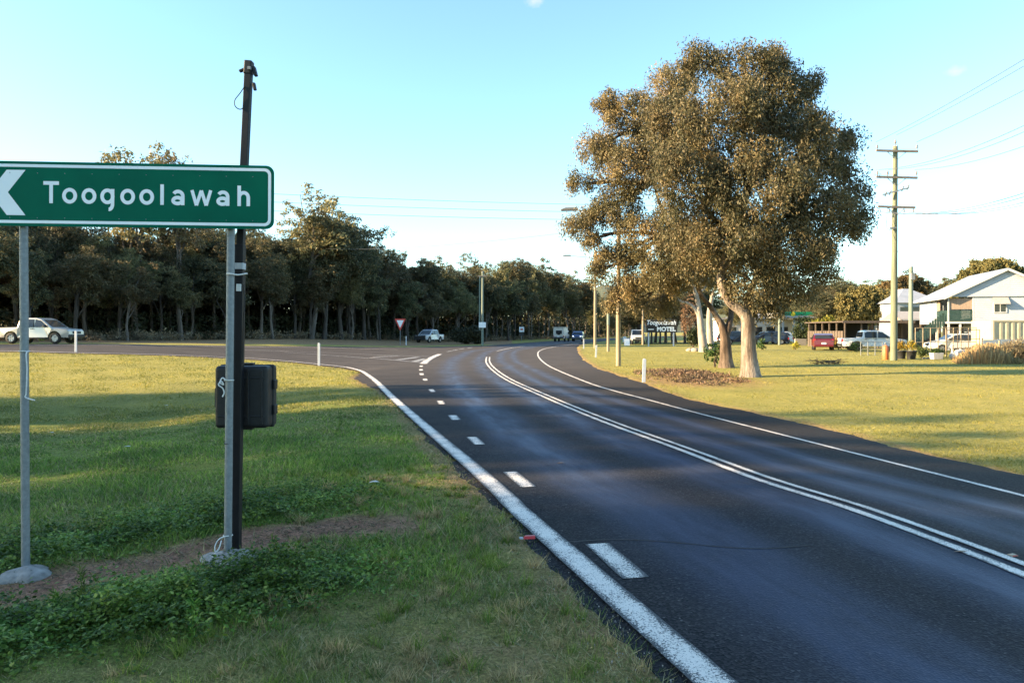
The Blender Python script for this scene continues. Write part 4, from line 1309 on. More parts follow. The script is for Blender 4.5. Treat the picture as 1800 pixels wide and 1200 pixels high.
def wire(label, a, b, sag, rad=0.009, group=None):
    a, b = Vector(a), Vector(b)
    pts = []
    for i in range(25):
        t = i / 24
        p = a.lerp(b, t)
        p.z -= sag * 4 * t * (1 - t)
        pts.append(p - a)
    o = build('power_line', MB().tube(pts, rad, 5), M['wire'], None, True)
    o.location = a
    tag(o, label, 'power line', group)
    return o
pz = {267: P(1577, 262, 42).z, 313: P(1577, 309, 42).z, 365: P(1577, 367, 42).z}
xx0 = pp.location.x
for i, q in enumerate((-1.1, 0.06, 1.2)):
    z = pz[267] + (0.35 if i != 1 else 0.75)
    wire('thin wire climbing right from the topmost crossarm' if i != 1 else 'thin wire climbing right from the pole tip', (xx0 + q, 41.8, z), (19.6 + q * 0.95, 16.5 + q * 0.3, z), 0.35, 0.014, 'wires from the top of the tall power pole')
for i, q in enumerate((-0.95, -0.4, 1.1)):
    wire('wire running right from the middle crossarm', (xx0 + q, 41.8, pz[313] + 0.3), (19.6 + q, 16.5 + q * .3, pz[313] + 0.3), 1.25, 0.014, 'wires from the middle crossarm')
for i, q in enumerate((-0.9, -0.4, 0.4, 0.9)):
    wire('wire running right from the lowest crossarm', (xx0 + q, 41.8, pz[365] - 0.2), (19.6 + q, 16.5 + q * .3, pz[365] - 0.2), 1.45, 0.014, 'wires from the lowest crossarm')
for i, (ly, ry_) in enumerate(((296, 360), (312, 372), (330, 384))):
    wire(['uppermost', 'middle', 'lowest'][i] + ' of three wires crossing the sky right of the sign', P(-250, ly, 29), P(1545, ry_, 42), 0.55, 0.009)
wire('single wire running low above the wood', P(560, 436, 92), P(1087, 398, 34.8), 0.5, 0.010)
wire('service wire from the tall power pole down to the house', P(1556, 404, 41.9), P(1652, 532, 62), 0.5, 0.008)

def light_pole(label, px, d, top, arm_px, arm_y, r0, r1, mat, lamp=True):
    g = ground_at(px, d)
    root = thing('street_light', label, 'street light', g)
    H = EYE - (top - HOR) / FPX * d - g.z
    build('pole', MB().tube([(0, 0, -0.3), (0, 0, H * 0.3), (0.01, 0, H * 0.6), (0.02, 0, H)], [r0, r0 * 0.95, r1 * 1.1, r1], 12), M[mat], root, True)
    L = (px - arm_px) / FPX * d
    z = EYE - (arm_y - HOR) / FPX * d - g.z
    build('lamp_arm', MB().tube([(0, -r1, z - 0.35), (-L * 0.3, -r1, z - 0.12), (-L * 0.7, -r1, z - 0.02), (-L + 0.3, -r1, z)], 0.03, 7), M['lamp_grey'], root, True)
    hd = MB()
    hd.prism([(-0.42, -0.02), (-0.36, -0.07), (0.36, -0.06), (0.42, 0.02), (0.30, 0.08), (-0.20, 0.07)], (-L + 0.1, -r1 - 0.12, z), (1, 0, 0), (0, 0, 1), -0.26)
    build('lamp_head', hd, M['lamp_grey'], root, True, 0.02)
    return root
light_pole('wooden street light pole nearest the road, its top hidden by leaves', 1087, 34.7, 362, 996, 370, 0.115, 0.085, 'timber_pale')
light_pole('second street light pole with arm over the road', 1046, 73, 440, 994, 450, 0.15, 0.11, 'timber_pale')

def plain_pole(label, px, d, top, r0, r1, mat):
    g = ground_at(px, d)
    root = thing('power_pole', label, 'power pole', g)
    H = EYE - (top - HOR) / FPX * d - g.z
    build('pole', MB().tube([(0, 0, -0.3), (0, 0, H * 0.4), (0.01, 0, H * 0.7), (0.02, 0, H)], [r0, r0 * 0.95, r1 * 1.1, r1], 12), M[mat], root, True)
    build('pole_cap', MB().lathe([(r1 * 1.1, 0), (r1 * 1.1, 0.05), (r1 * 0.6, 0.09)], (0.02, 0, H), 12), M['lamp_grey'], root, True)
    return root, H
t_, H_p = plain_pole('thin greenish pole between the two street light poles', 1069, 60, 543, 0.11, 0.09, 'timber_pale')
build('marker_band', MB().tube([(0.01, 0, H_p * 0.62), (0.02, 0, H_p * 0.98)], 0.125, 12), M['timber_grey'], t_, True)
plain_pole('short pole standing left of the motel sign', 1130, 92, 545, 0.15, 0.12, 'timber_pale')
t_, H_p = plain_pole('grey green pole standing in front of the houses', 1601, 58, 470, 0.17, 0.14, 'timber_grey')
build('meter_box', MB().box(-0.16, 0.16, -0.36, -0.15, H_p * 0.85, H_p * 0.93), M['lamp_grey'], t_, True, 0.02)
plain_pole('grey pole by the fuel station canopy', 1370, 88, 520, 0.16, 0.13, 'timber_grey')
t_, H_p = plain_pole('far power pole with a white notice beside the wood', 848, 88, 478, 0.14, 0.11, 'timber_grey')
build('crossarm', MB().bar((-0.55, -0.13, H_p - 0.5), (0.55, -0.13, H_p - 0.5), 0.09, 0.1), M['crossarm'], t_, True)
zn = EYE - (571 - HOR) / FPX * 88 - t_.location.z
build('notice_plate', MB().box(-0.42, 0.42, -0.20, -0.17, zn - 0.32, zn + 0.32), M['white_sign'], t_, True, 0.01)
plain_pole('slim twin pole left of the far notice pole', 843, 99, 486, 0.11, 0.09, 'timber_grey')

# ------------------------------------------------------------------ guide posts
def guide_post(px, d, h, label, lean=0.0, patch='black_trim'):
    g = ground_at(px, d)
    root = thing('guide_post', label, 'guide post', g, 0, 'white guide posts along the road')
    build('post', MB().prism([(-0.055, -0.1), (0.055, -0.1), (0.055 + lean, h - 0.04), (0.02 + lean, h), (-0.04 + lean, h), (-0.055 + lean, h - 0.04)], (0, -0.012, 0), (1, 0, 0), (0, 0, 1), -0.045), M['white_post'], root, True, 0.006)
    build('reflector', MB().prism([(-0.03 + lean * 0.85, h * 0.80), (0.03 + lean * 0.85, h * 0.80), (0.03 + lean * 0.9, h * 0.93), (-0.03 + lean * 0.9, h * 0.93)], (0, -0.016, 0), (1, 0, 0), (0, 0, 1), -0.004), M[patch], root, True)
    return root
guide_post(134, 36.5, 1.05, 'white guide post in front of the silver pickup')
guide_post(561, 34.6, 1.05, 'white guide post at the curve of the side road kerb')
guide_post(1131, 24.6, 0.78, 'white guide post beside the leaf litter under the gums', 0.03)
guide_post(1047, 46, 0.78, 'white guide post in front of the second street light pole', 0.05)
guide_post(1026, 70, 0.95, 'white guide post close to the oncoming blue car')
guide_post(714, 84, 1.05, 'white guide post next to the give way sign')

# ------------------------------------------------------------------ small road signs
gw = ground_at(703.5, 84)
root = thing('give_way_sign', 'red and white give way triangle on a post across the side road', 'road sign', gw)
s = 84 / FPX
zc = EYE - (569 - HOR) * s - gw.z
build('post', MB().tube([(0, 0, -0.2), (0, 0, zc + 0.5)], 0.035, 8), M['galv'], root, True)
tri = [(0, -0.60), (0.52, 0.50), (-0.52, 0.50)]
build('triangle_border', MB().prism([(0, -0.74), (0.04, -0.72), (0.62, 0.52), (0.59, 0.58), (-0.59, 0.58), (-0.62, 0.52), (-0.04, -0.72)], (0, -0.045, zc), (1, 0, 0), (0, 0, 1), -0.006 * -1), M['red_sign'], root, True)
build('triangle_face', MB().prism([(0, -0.46), (0.40, 0.40), (-0.40, 0.40)], (0, -0.051, zc), (1, 0, 0), (0, 0, 1), 0.005), M['white_sign'], root, True)

g = ground_at(917, 125)
root = thing('road_sign', 'small white and dark sign board at the edge of the far wood', 'road sign', g)
build('post', MB().box(-0.05, 0.05, -0.04, 0.04, -0.2, 2.2), M['galv'], root, True)
build('sign_panel', MB().box(-0.42, 0.42, -0.07, -0.045, 1.55, 2.4), M['white_sign'], root, True)
build('lower_panel', MB().box(-0.42, 0.42, -0.07, -0.045, 0.9, 1.53), M['black_trim'], root, True)
build('route_bar', MB().box(-0.22, 0.22, -0.08, -0.072, 1.85, 2.1), M['tail_red'], root, True)

# ------------------------------------------------------------------ text
def text_mesh(txt, size, offset=0.0, spacing=1.0, extrude=0.002, shear=0.0):
    cu = bpy.data.curves.new('lettering', 'FONT')
    cu.body = txt
    cu.size = size
    cu.offset = offset
    cu.space_character = spacing
    cu.extrude = extrude
    cu.shear = shear
    cu.resolution_u = 6
    ob = bpy.data.objects.new('lettering', cu)
    C.objects.link(ob)
    bpy.context.view_layer.update()
    dg = bpy.context.evaluated_depsgraph_get()
    me = bpy.data.meshes.new_from_object(ob.evaluated_get(dg))
    bpy.data.objects.remove(ob)
    bpy.data.curves.remove(cu)
    return me

def text_part(txt, mat, parent, width, height, o, ux, uy, offset=0.0, spacing=1.0, shear=0.0, name='lettering'):
    """fits the lettering into a box width x height (height of the whole text incl. descenders) with its lower left at o"""
    me = text_mesh(txt, 1.0, offset, spacing, 0.0, shear)
    co = np.zeros(len(me.vertices) * 3)
    me.vertices.foreach_get('co', co)
    co = co.reshape(-1, 3)
    mn, mx = co.min(0), co.max(0)
    u = (co[:, 0] - mn[0]) / (mx[0] - mn[0]) * width
    v = (co[:, 1] - mn[1]) / (mx[1] - mn[1]) * height
    o, ux, uy = np.array(o), np.array(ux), np.array(uy)
    me.vertices.foreach_set('co', (o + u[:, None] * ux + v[:, None] * uy).astype(np.float32).ravel())
    me.materials.clear()
    me.materials.append(mat)
    me.update()
    return link(name, me, parent)

# ------------------------------------------------------------------ the green direction sign
def sd_(px):
    return 5.0 + (px / 480.0) * 0.125
SL, SR = P(0, 340, sd_(0)), P(482, 346, sd_(482))
ux = Vector((SR.x - SL.x, SR.y - SL.y, -0.006)).normalized()
uy = Vector((0.004, 0.0, 1)).normalized()
nn = ux.cross(uy).normalized()              # points to the camera
o_tr = P(482, 291.5, sd_(482))              # upper right corner
Hs = (402 - 290.5) / FPX * sd_(482)
Ws = (o_tr - P(-62, 283, sd_(-62))).length
gl = ground_at(45, 4.98)
gr_ = ground_at(400, 5.12)
sign = thing('road_sign', 'green direction sign reading Toogoolawah on two galvanised posts', 'road sign', (gl.x, gl.y, gl.z))
def rounded(w, h, r, n=6):
    pts = []
    for cx, cy, a0 in ((w - r, h - r, 0), (r, h - r, 90), (r, r, 180), (w - r, r, 270)):
        for i in range(n + 1):
            a = R(a0 + 90 * i / n)
            pts.append((cx + r * math.cos(a), cy + r * math.sin(a)))
    return pts
so = o_tr - ux * Ws - uy * Hs               # lower left corner
build('sign_panel', MB().prism(rounded(Ws, Hs, 0.055), so, ux, uy, 0.004), M['green_sign'], sign)
build('panel_rim', MB().bar(so + uy * 0.012 + ux * 0.06 - nn * 0.016, so + uy * 0.012 + ux * (Ws - 0.06) - nn * 0.016, 0.02, 0.016).bar(so + uy * (Hs - 0.012) + ux * 0.06 - nn * 0.016, so + uy * (Hs - 0.012) + ux * (Ws - 0.06) - nn * 0.016, 0.02, 0.016), M['sign_back'], sign)
# white border: a rounded ring
ins, bw = 0.020, 0.020
out_r = [(a + ins, b + ins) for a, b in rounded(Ws - 2 * ins, Hs - 2 * ins, 0.045)]
in_r = [(a + ins + bw, b + ins + bw) for a, b in rounded(Ws - 2 * (ins + bw), Hs - 2 * (ins + bw), 0.028)]
mb = MB()
k = len(out_r)
vs = [so + ux * a + uy * b + nn * 0.0015 for a, b in out_r] + [so + ux * a + uy * b + nn * 0.0015 for a, b in in_r]
mb.add(vs, [(i, (i + 1) % k, (i + 1) % k + k, i + k) for i in range(k)])
build('border', mb, M['white_sign'], sign)
def on_sign(px, py):
    """picture position -> point on the sign face"""
    d = Vector(((px - 900) / FPX, 1.0, -(py - HOR) / FPX))
    e = Vector((0, 0, EYE))
    t = (so - e).dot(nn) / d.dot(nn)
    return e + d * t
ar = [(45, 299), (12, 298.5), (-19, 337.5), (12, 378), (45, 378.5), (14, 338)]
mb = MB()
pts = [on_sign(*p) + nn * 0.0015 for p in ar]
mb.add(pts, [(0, 1, 2, 5), (5, 2, 3, 4)])
build('arrow', mb, M['white_sign'], sign)
# letters: strokes of one width, drawn in units of the x-height (u right, v up from the base line)
def arc(cx, cy, rx_, ry_, a0, a1, n=18):
    return [(cx + rx_ * math.cos(R(a0 + (a1 - a0) * i / n)), cy + ry_ * math.sin(R(a0 + (a1 - a0) * i / n))) for i in range(n + 1)]
SW = 0.235
h2 = SW / 2
GLYPH = {
    'T': [[(-0.50, 1.42 - h2), (0.50, 1.42 - h2)], [(0, 0), (0, 1.42 - SW)]],
    'o': [arc(0, 0.5, 0.48 - h2, 0.51 - h2, 0, 360, 36)],
    'g': [arc(-0.02, 0.5, 0.46 - h2, 0.51 - h2, 0, 360, 36), [(0.43 - h2, 0.98), (0.43 - h2, 0.0)] + arc(0.08, 0.0, 0.35 - h2, 0.34, 0, -95, 10)],
    'l': [[(0, 0), (0, 1.34)]],
    'a': [arc(-0.03, 0.30, 0.41 - h2, 0.31 - h2, 0, 360, 30), [(0.43 - h2, 0.0), (0.43 - h2, 0.62)] + arc(0.0, 0.60, 0.43 - h2, 0.41 - h2, 0, 150, 12)],
    'w': [[(-0.62, 1.0), (-0.32, 0.0)], [(-0.32, 0.0), (0.0, 0.98)], [(0.0, 0.98), (0.32, 0.0)], [(0.32, 0.0), (0.62, 1.0)]],
    'h': [[(-0.42 + h2, 0), (-0.42 + h2, 1.34)], [(-0.42 + h2, 0.45)] + arc(0.0, 0.55, 0.42 - h2, 0.45 - h2, 170, 0, 14) + [(0.42 - h2, 0.0)]],
}
def letter(ch, px, py_base, xh):
    mb = MB()
    o = on_sign(px, py_base)
    for si, st_ in enumerate(GLYPH[ch]):
        p = np.array(st_, dtype=float)
        closed = np.allclose(p[0], p[-1])
        tg_ = np.gradient(p, axis=0)
        if closed:
            tg_[0] = tg_[-1] = p[1] - p[-2]
        tg_ /= np.linalg.norm(tg_, axis=1)[:, None]
        nr_ = np.stack([-tg_[:, 1], tg_[:, 0]], 1) * h2 * (1.0 if ch != 'w' else 0.92)
        lift = nn * (0.0016 + 0.0003 * si)
        vs = [o + ux * (a * xh * 0.97) + uy * (b * xh) + lift for a, b in np.vstack([p + nr_, p - nr_])]
        k = len(p)
        mb.add(vs, [(i, k + i, k + i + 1, i + 1) for i in range(k - 1)])
    return build('letter', mb, M['white_sign'], sign)
XH = 27.0 / FPX * 5.06
for ch, px in zip('Toogoolawah', (90, 122.5, 156.5, 189.5, 224.5, 258, 285, 313, 354, 392, 428.5)):
    letter(ch, px, np.interp(px, (90, 428), (357.3, 362.5)), XH)
mb = MB()
for px in range(-20, 480, 46):
    for dy in (0.13, 0.82):
        c = so + ux * (Ws - 0.02 - (472 - px) / FPX * 5.05) + uy * (Hs * dy)
        mb.prism([(0.003 * math.cos(a), 0.003 * math.sin(a)) for a in (0, 1.05, 2.1, 3.14, 4.19, 5.24)], c + nn * 0.003, ux, uy, 0.003)
build('rivets', mb, M['galv'], sign)
def lean_post(pb, pt, dd, r):
    a = Vector(pb)
    b = P(pt[0], pt[1], dd)
    return [a, a.lerp(b, 0.5), b]
pL_b = ground_at(45.5, 5.06, -0.15)
pL_t = P(41, 300, 5.07)
pR_b = ground_at(400, 5.16, -0.15)
pR_t = P(407, 305, 5.18)
build('post', MB().tube([pL_b, pL_b.lerp(pL_t, 0.5), pL_t], 0.0265, 18), M['galv'], sign)
build('post', MB().tube([pR_b, pR_b.lerp(pR_t, 0.5), pR_t], 0.0265, 18), M['galv'], sign)
for pt in (pL_t, pR_t):
    for dz in (-0.04, -0.30):
        build('clamp', MB().box(pt.x - 0.045, pt.x + 0.045, pt.y - 0.012, pt.y + 0.04, pt.z + dz - 0.02, pt.z + dz + 0.02), M['galv'], sign)
def footing(c, seed, sx_=1.0, sy_=1.0):
    rg = random.Random(seed)
    mb = MB()
    n = 22
    vs, fs = [], []
    prof = [(1.0, -0.08), (0.97, 0.022), (0.72, 0.046), (0.40, 0.062), (0.14, 0.075)]
    for rr, z in prof:
        for k in range(n):
            a = 2 * math.pi * k / n
            q = rr * (1 + 0.16 * math.sin(3 * a + seed) + 0.09 * math.sin(5 * a) + rg.uniform(-0.05, 0.05))
            x = c.x + 0.17 * sx_ * q * math.cos(a)
            y = c.y + 0.15 * sy_ * q * math.sin(a)
            vs.append((x, y, c.z + z + rg.uniform(-0.004, 0.004)))
    for i in range(len(prof) - 1):
        for k in range(n):
            fs.append((i * n + k, i * n + (k + 1) % n, (i + 1) * n + (k + 1) % n, (i + 1) * n + k))
    fs.append(tuple((len(prof) - 1) * n + k for k in range(n)))
    mb.add(vs, fs, True)
    return build('footing', mb, M['concrete'], sign)
footing(ground_at(46, 5.03), 3)
footing(ground_at(404, 5.16), 5, 1.15, 1.25)
# strings and ties on the posts
def cord(label, pts, rad=0.004, mat='cord', name='cord'):
    q = smooth_poly([tuple(p) for p in pts], len(pts) * 6)
    base = pts[0]
    return single(name, MB().tube([tuple(p) for p in q], rad, 6), M[mat], label, 'cord', tuple(base))
def ring(c, r, n=14):
    return [Vector((c.x + r * math.cos(2 * math.pi * i / n), c.y + r * math.sin(2 * math.pi * i / n), c.z)) for i in range(n + 1)]
c = P(43.2, 617, 5.065)
w1 = ring(c, 0.030)
fr_ = 5.0
cord('white cord tied round the left sign post with a loose tail', w1 + [P(46, 622, fr_), P(47.5, 650, fr_), P(46, 690, fr_), P(44, 697, fr_), P(52, 701, fr_ - 0.01), P(61, 703, fr_ - 0.02)], 0.0045)
c = P(402.6, 668, 5.170)
kn = [P(398, 668, 5.09), P(391, 664, 5.08), P(387, 672, 5.07), P(393, 676, 5.08), P(389, 670, 5.07), P(384, 676, 5.06), P(391, 682, 5.07), P(394, 690, 5.08), P(391, 697, 5.08)]
cord('white knotted cord round the right sign post beside the black case', ring(c, 0.030) + kn, 0.0045)
c = P(400.5, 940, 5.170)
cord('pale rope tied round the foot of the right sign post', ring(c, 0.030) + [P(388, 945, 5.08), P(379, 956, 5.06), P(378, 968, 5.04), P(384, 966, 5.05), P(389, 950, 5.06), P(385, 962, 5.03), P(378, 972, 5.02)], 0.0035)
tie = single('cable_tie', MB().tube(ring(P(401.8, 779, 5.170), 0.0275), 0.004, 5), M['black_trim'], 'black cable tie round the right sign post below the case', 'cable tie', tuple(P(401.8, 779, 5.170)))
tie = single('cable_tie', MB().tube(ring(P(400.3, 956, 5.170), 0.0275), 0.004, 5), M['black_trim'], 'black cable tie at the foot of the right sign post', 'cable tie', tuple(P(400.3, 956, 5.170)))

# ------------------------------------------------------------------ black mast with camera head, and the black case
mb_b = ground_at(414, 5.27, -0.1)
mb_m = P(423, 401, 5.28)
mb_t = P(437.5, 118, 5.30)
mast = thing('survey_mast', 'black square camera mast strapped to the right sign post', 'mast', ground_at(414, 5.27))
build('lower_tube', MB().bar(mb_b, P(422.5, 430, 5.28), 0.062, 0.062, (0, 1, 0)), M['black_metal'], mast, False, 0.004)
build('upper_tube', MB().bar(P(422.3, 450, 5.283), mb_t, 0.050, 0.050, (0, 1, 0)), M['black_metal'], mast, False, 0.004)
build('camera_head', MB().bar(P(436.3, 132, 5.30), P(438.2, 108, 5.30), 0.056, 0.062, (0, 1, 0)), M['black_plastic'], mast, False, 0.008)
build('lens', MB().box(P(436, 125, 5.26).x, P(441, 125, 5.26).x, 5.245, 5.27, P(438, 123, 5.26).z, P(438, 118, 5.26).z), M['lamp_grey'], mast)
build('side_bracket', MB().bar(P(446, 118, 5.30), P(450, 134, 5.30), 0.022, 0.04, (0, 1, 0)).bar(P(430, 122, 5.3), P(421, 126, 5.3), 0.016, 0.03, (0, 1, 0)), M['black_plastic'], mast, False, 0.004)
build('clip', MB().bar(P(446, 146, 5.29), P(448.5, 159, 5.29), 0.020, 0.03, (0, 1, 0)), M['black_plastic'], mast, False, 0.005)
build('cable', MB().tube([tuple(p) for p in smooth_poly([P(430, 152, 5.27), P(422, 164, 5.26), P(413, 176, 5.26), P(413, 186, 5.26), P(420, 192, 5.26), P(427, 190, 5.27), P(429, 178, 5.28)], 40)], 0.0035, 6), M['black_plastic'], mast)
def band(py0, py1, rad, mat, name, label=None):
    a = P(np.interp(py0, [401, 962], [423, 414]), py0, 5.28)
    b = P(np.interp(py1, [401, 962], [423, 414]), py1, 5.28)
    o = build(name, MB().bar(a, b, rad, rad, (0, 1, 0)), M[mat], mast, False, 0.003)
    return o
band(462, 474, 0.0640, 'grey_tape', 'tape_band')
band(935, 948, 0.0650, 'grey_tape', 'tape_band')
band(498, 512, 0.0460, 'white_tape', 'buckle')
bk = build('catch', MB().bar(P(420, 499, 5.245), P(419.6, 512, 5.245), 0.034, 0.014, (0, 1, 0)), M['lamp_clear'], mast, False, 0.003)
build('lower_cable', MB().tube([tuple(p) for p in smooth_poly([P(428, 500, 5.24), P(430, 530, 5.24), P(428, 560, 5.24), P(427, 600, 5.25), P(426, 640, 5.25)], 30)], 0.004, 6), M['black_plastic'], mast)
c = P(413.5, 484, 5.215)
rp = [P(404, 481, 5.10), P(418, 483, 5.19), P(431, 481, 5.22), P(433, 481, 5.31), P(418, 481, 5.36), P(403, 481, 5.20), P(399, 481, 5.13), P(404, 481, 5.10)]
cord('white strap binding mast and right sign post below the sign', rp, 0.006)

cs_ = P(428, 752, 5.42)
case = thing('equipment_case', 'black rugged plastic case hanging on the mast behind the posts', 'case', (cs_.x, cs_.y, cs_.z))
S = 5.40 / FPX
cw, chh = 96 * S, 111 * S
cx0, cz0 = P(381, 752, 5.40).x, P(381, 752, 5.40).z
def rbox(x0, x1, y0, y1, z0, z1):
    return MB().box(x0, x1, y0, y1, z0, z1)
build('case_shell', rbox(cx0 + 0.008, cx0 + cw - 0.008, 5.335, 5.47, cz0 + 0.006, cz0 + chh - 0.006), M['black_plastic'], case, False, 0.028, 4)
build('case_lid', rbox(cx0 + 0.004, cx0 + cw - 0.004, 5.474, 5.55, cz0 + 0.003, cz0 + chh - 0.003), M['black_plastic'], case, False, 0.026, 4)
build('rim_band', rbox(cx0, cx0 + cw, 5.458, 5.488, cz0, cz0 + chh), M['black_plastic'], case, False, 0.013, 3)
for fx_ in (0.40, 0.64, 0.88):
    build('rib', rbox(cx0 + cw * fx_ - 0.008, cx0 + cw * fx_ + 0.008, 5.325, 5.34, cz0 + 0.035, cz0 + chh - 0.035), M['black_plastic'], case, False, 0.005)
for fz_ in (0.20, 0.80):
    build('rib', rbox(cx0 + 0.03, cx0 + cw - 0.03, 5.327, 5.34, cz0 + chh * fz_ - 0.006, cz0 + chh * fz_ + 0.006), M['black_plastic'], case, False, 0.004)
for fz_ in (0.28, 0.68):
    build('latch', rbox(cx0 + cw - 0.004, cx0 + cw + 0.012, 5.44, 5.51, cz0 + chh * fz_ - 0.035, cz0 + chh * fz_ + 0.035), M['black_plastic'], case, False, 0.005)
hd = MB()
hd.bar((cx0 - 0.020, 5.46, cz0 + chh * 0.32), (cx0 - 0.020, 5.46, cz0 + chh * 0.62), 0.018, 0.03)
for fz_ in (0.32, 0.62):
    hd.bar((cx0 - 0.022, 5.46, cz0 + chh * fz_), (cx0 + 0.012, 5.46, cz0 + chh * fz_), 0.02, 0.02)
build('handle', hd, M['black_plastic'], case)
build('hinge', rbox(cx0 + cw * 0.30, cx0 + cw * 0.62, 5.45, 5.50, cz0 + chh - 0.004, cz0 + chh + 0.012), M['black_plastic'], case, False, 0.004)
build('foot_pad', rbox(cx0 + cw * 0.45, cx0 + cw * 0.68, 5.36, 5.42, cz0 - 0.008, cz0 + 0.008), M['black_plastic'], case, False, 0.004)

# ------------------------------------------------------------------ vehicles
def body_mesh(name, top, zb, wheels, ra, W, belt, roof, tuck=0.14, mat=None, parent=None):
    """a car body: a side outline with wheel arches, narrowing above the belt line"""
    xs = [p[0] for p in top]
    rear, front = min(xs), max(xs)
    bottom = [(rear + 0.05, zb)]
    for wx in sorted(wheels):
        for i in range(9):
            a = math.pi * (1 - i / 8)
            bottom.append((wx + ra * math.cos(a), zb + 0.02 + ra * 0.92 * math.sin(a)))
    bottom.append((front - 0.05, zb))
    poly = list(top) + bottom
    def hw(x, z):
        k = max(0.0, min(1.0, (z - belt) / (roof - belt)))
        e = 1.0
        if x > front - 0.55:
            e = 1 - 0.13 * ((x - front + 0.55) / 0.55) ** 2
        if x < rear + 0.4:
            e = 1 - 0.07 * ((rear + 0.4 - x) / 0.4) ** 2
        return W * (1 - tuck * k) * e * (0.97 if z < zb + 0.12 else 1.0)
    bm = bmesh.new()
    Lv = [bm.verts.new((x, hw(x, z), z)) for x, z in poly]
    Rv = [bm.verts.new((x, -hw(x, z), z)) for x, z in poly]
    n = len(poly)
    bm.faces.new(Lv)
    bm.faces.new(list(reversed(Rv)))
    for i in range(n):
        j = (i + 1) % n
        bm.faces.new((Lv[j], Lv[i], Rv[i], Rv[j]))
    bmesh.ops.recalc_face_normals(bm, faces=bm.faces)
    ntop = len(top)
    ed = []
    for i in range(ntop - 1):
        for V_ in (Lv, Rv):
            e = bm.edges.get((V_[i], V_[i + 1]))
            if e:
                ed.append(e)
    bmesh.ops.bevel(bm, geom=ed, offset=0.06, segments=3, affect='EDGES', profile=0.5, clamp_overlap=True)
    bmesh.ops.triangulate(bm, faces=[f for f in bm.faces if len(f.verts) > 4])
    me = bpy.data.meshes.new(name)
    bm.to_mesh(me)
    bm.free()
    me.materials.append(mat)
    o = link(name, me, parent)
    return o, hw

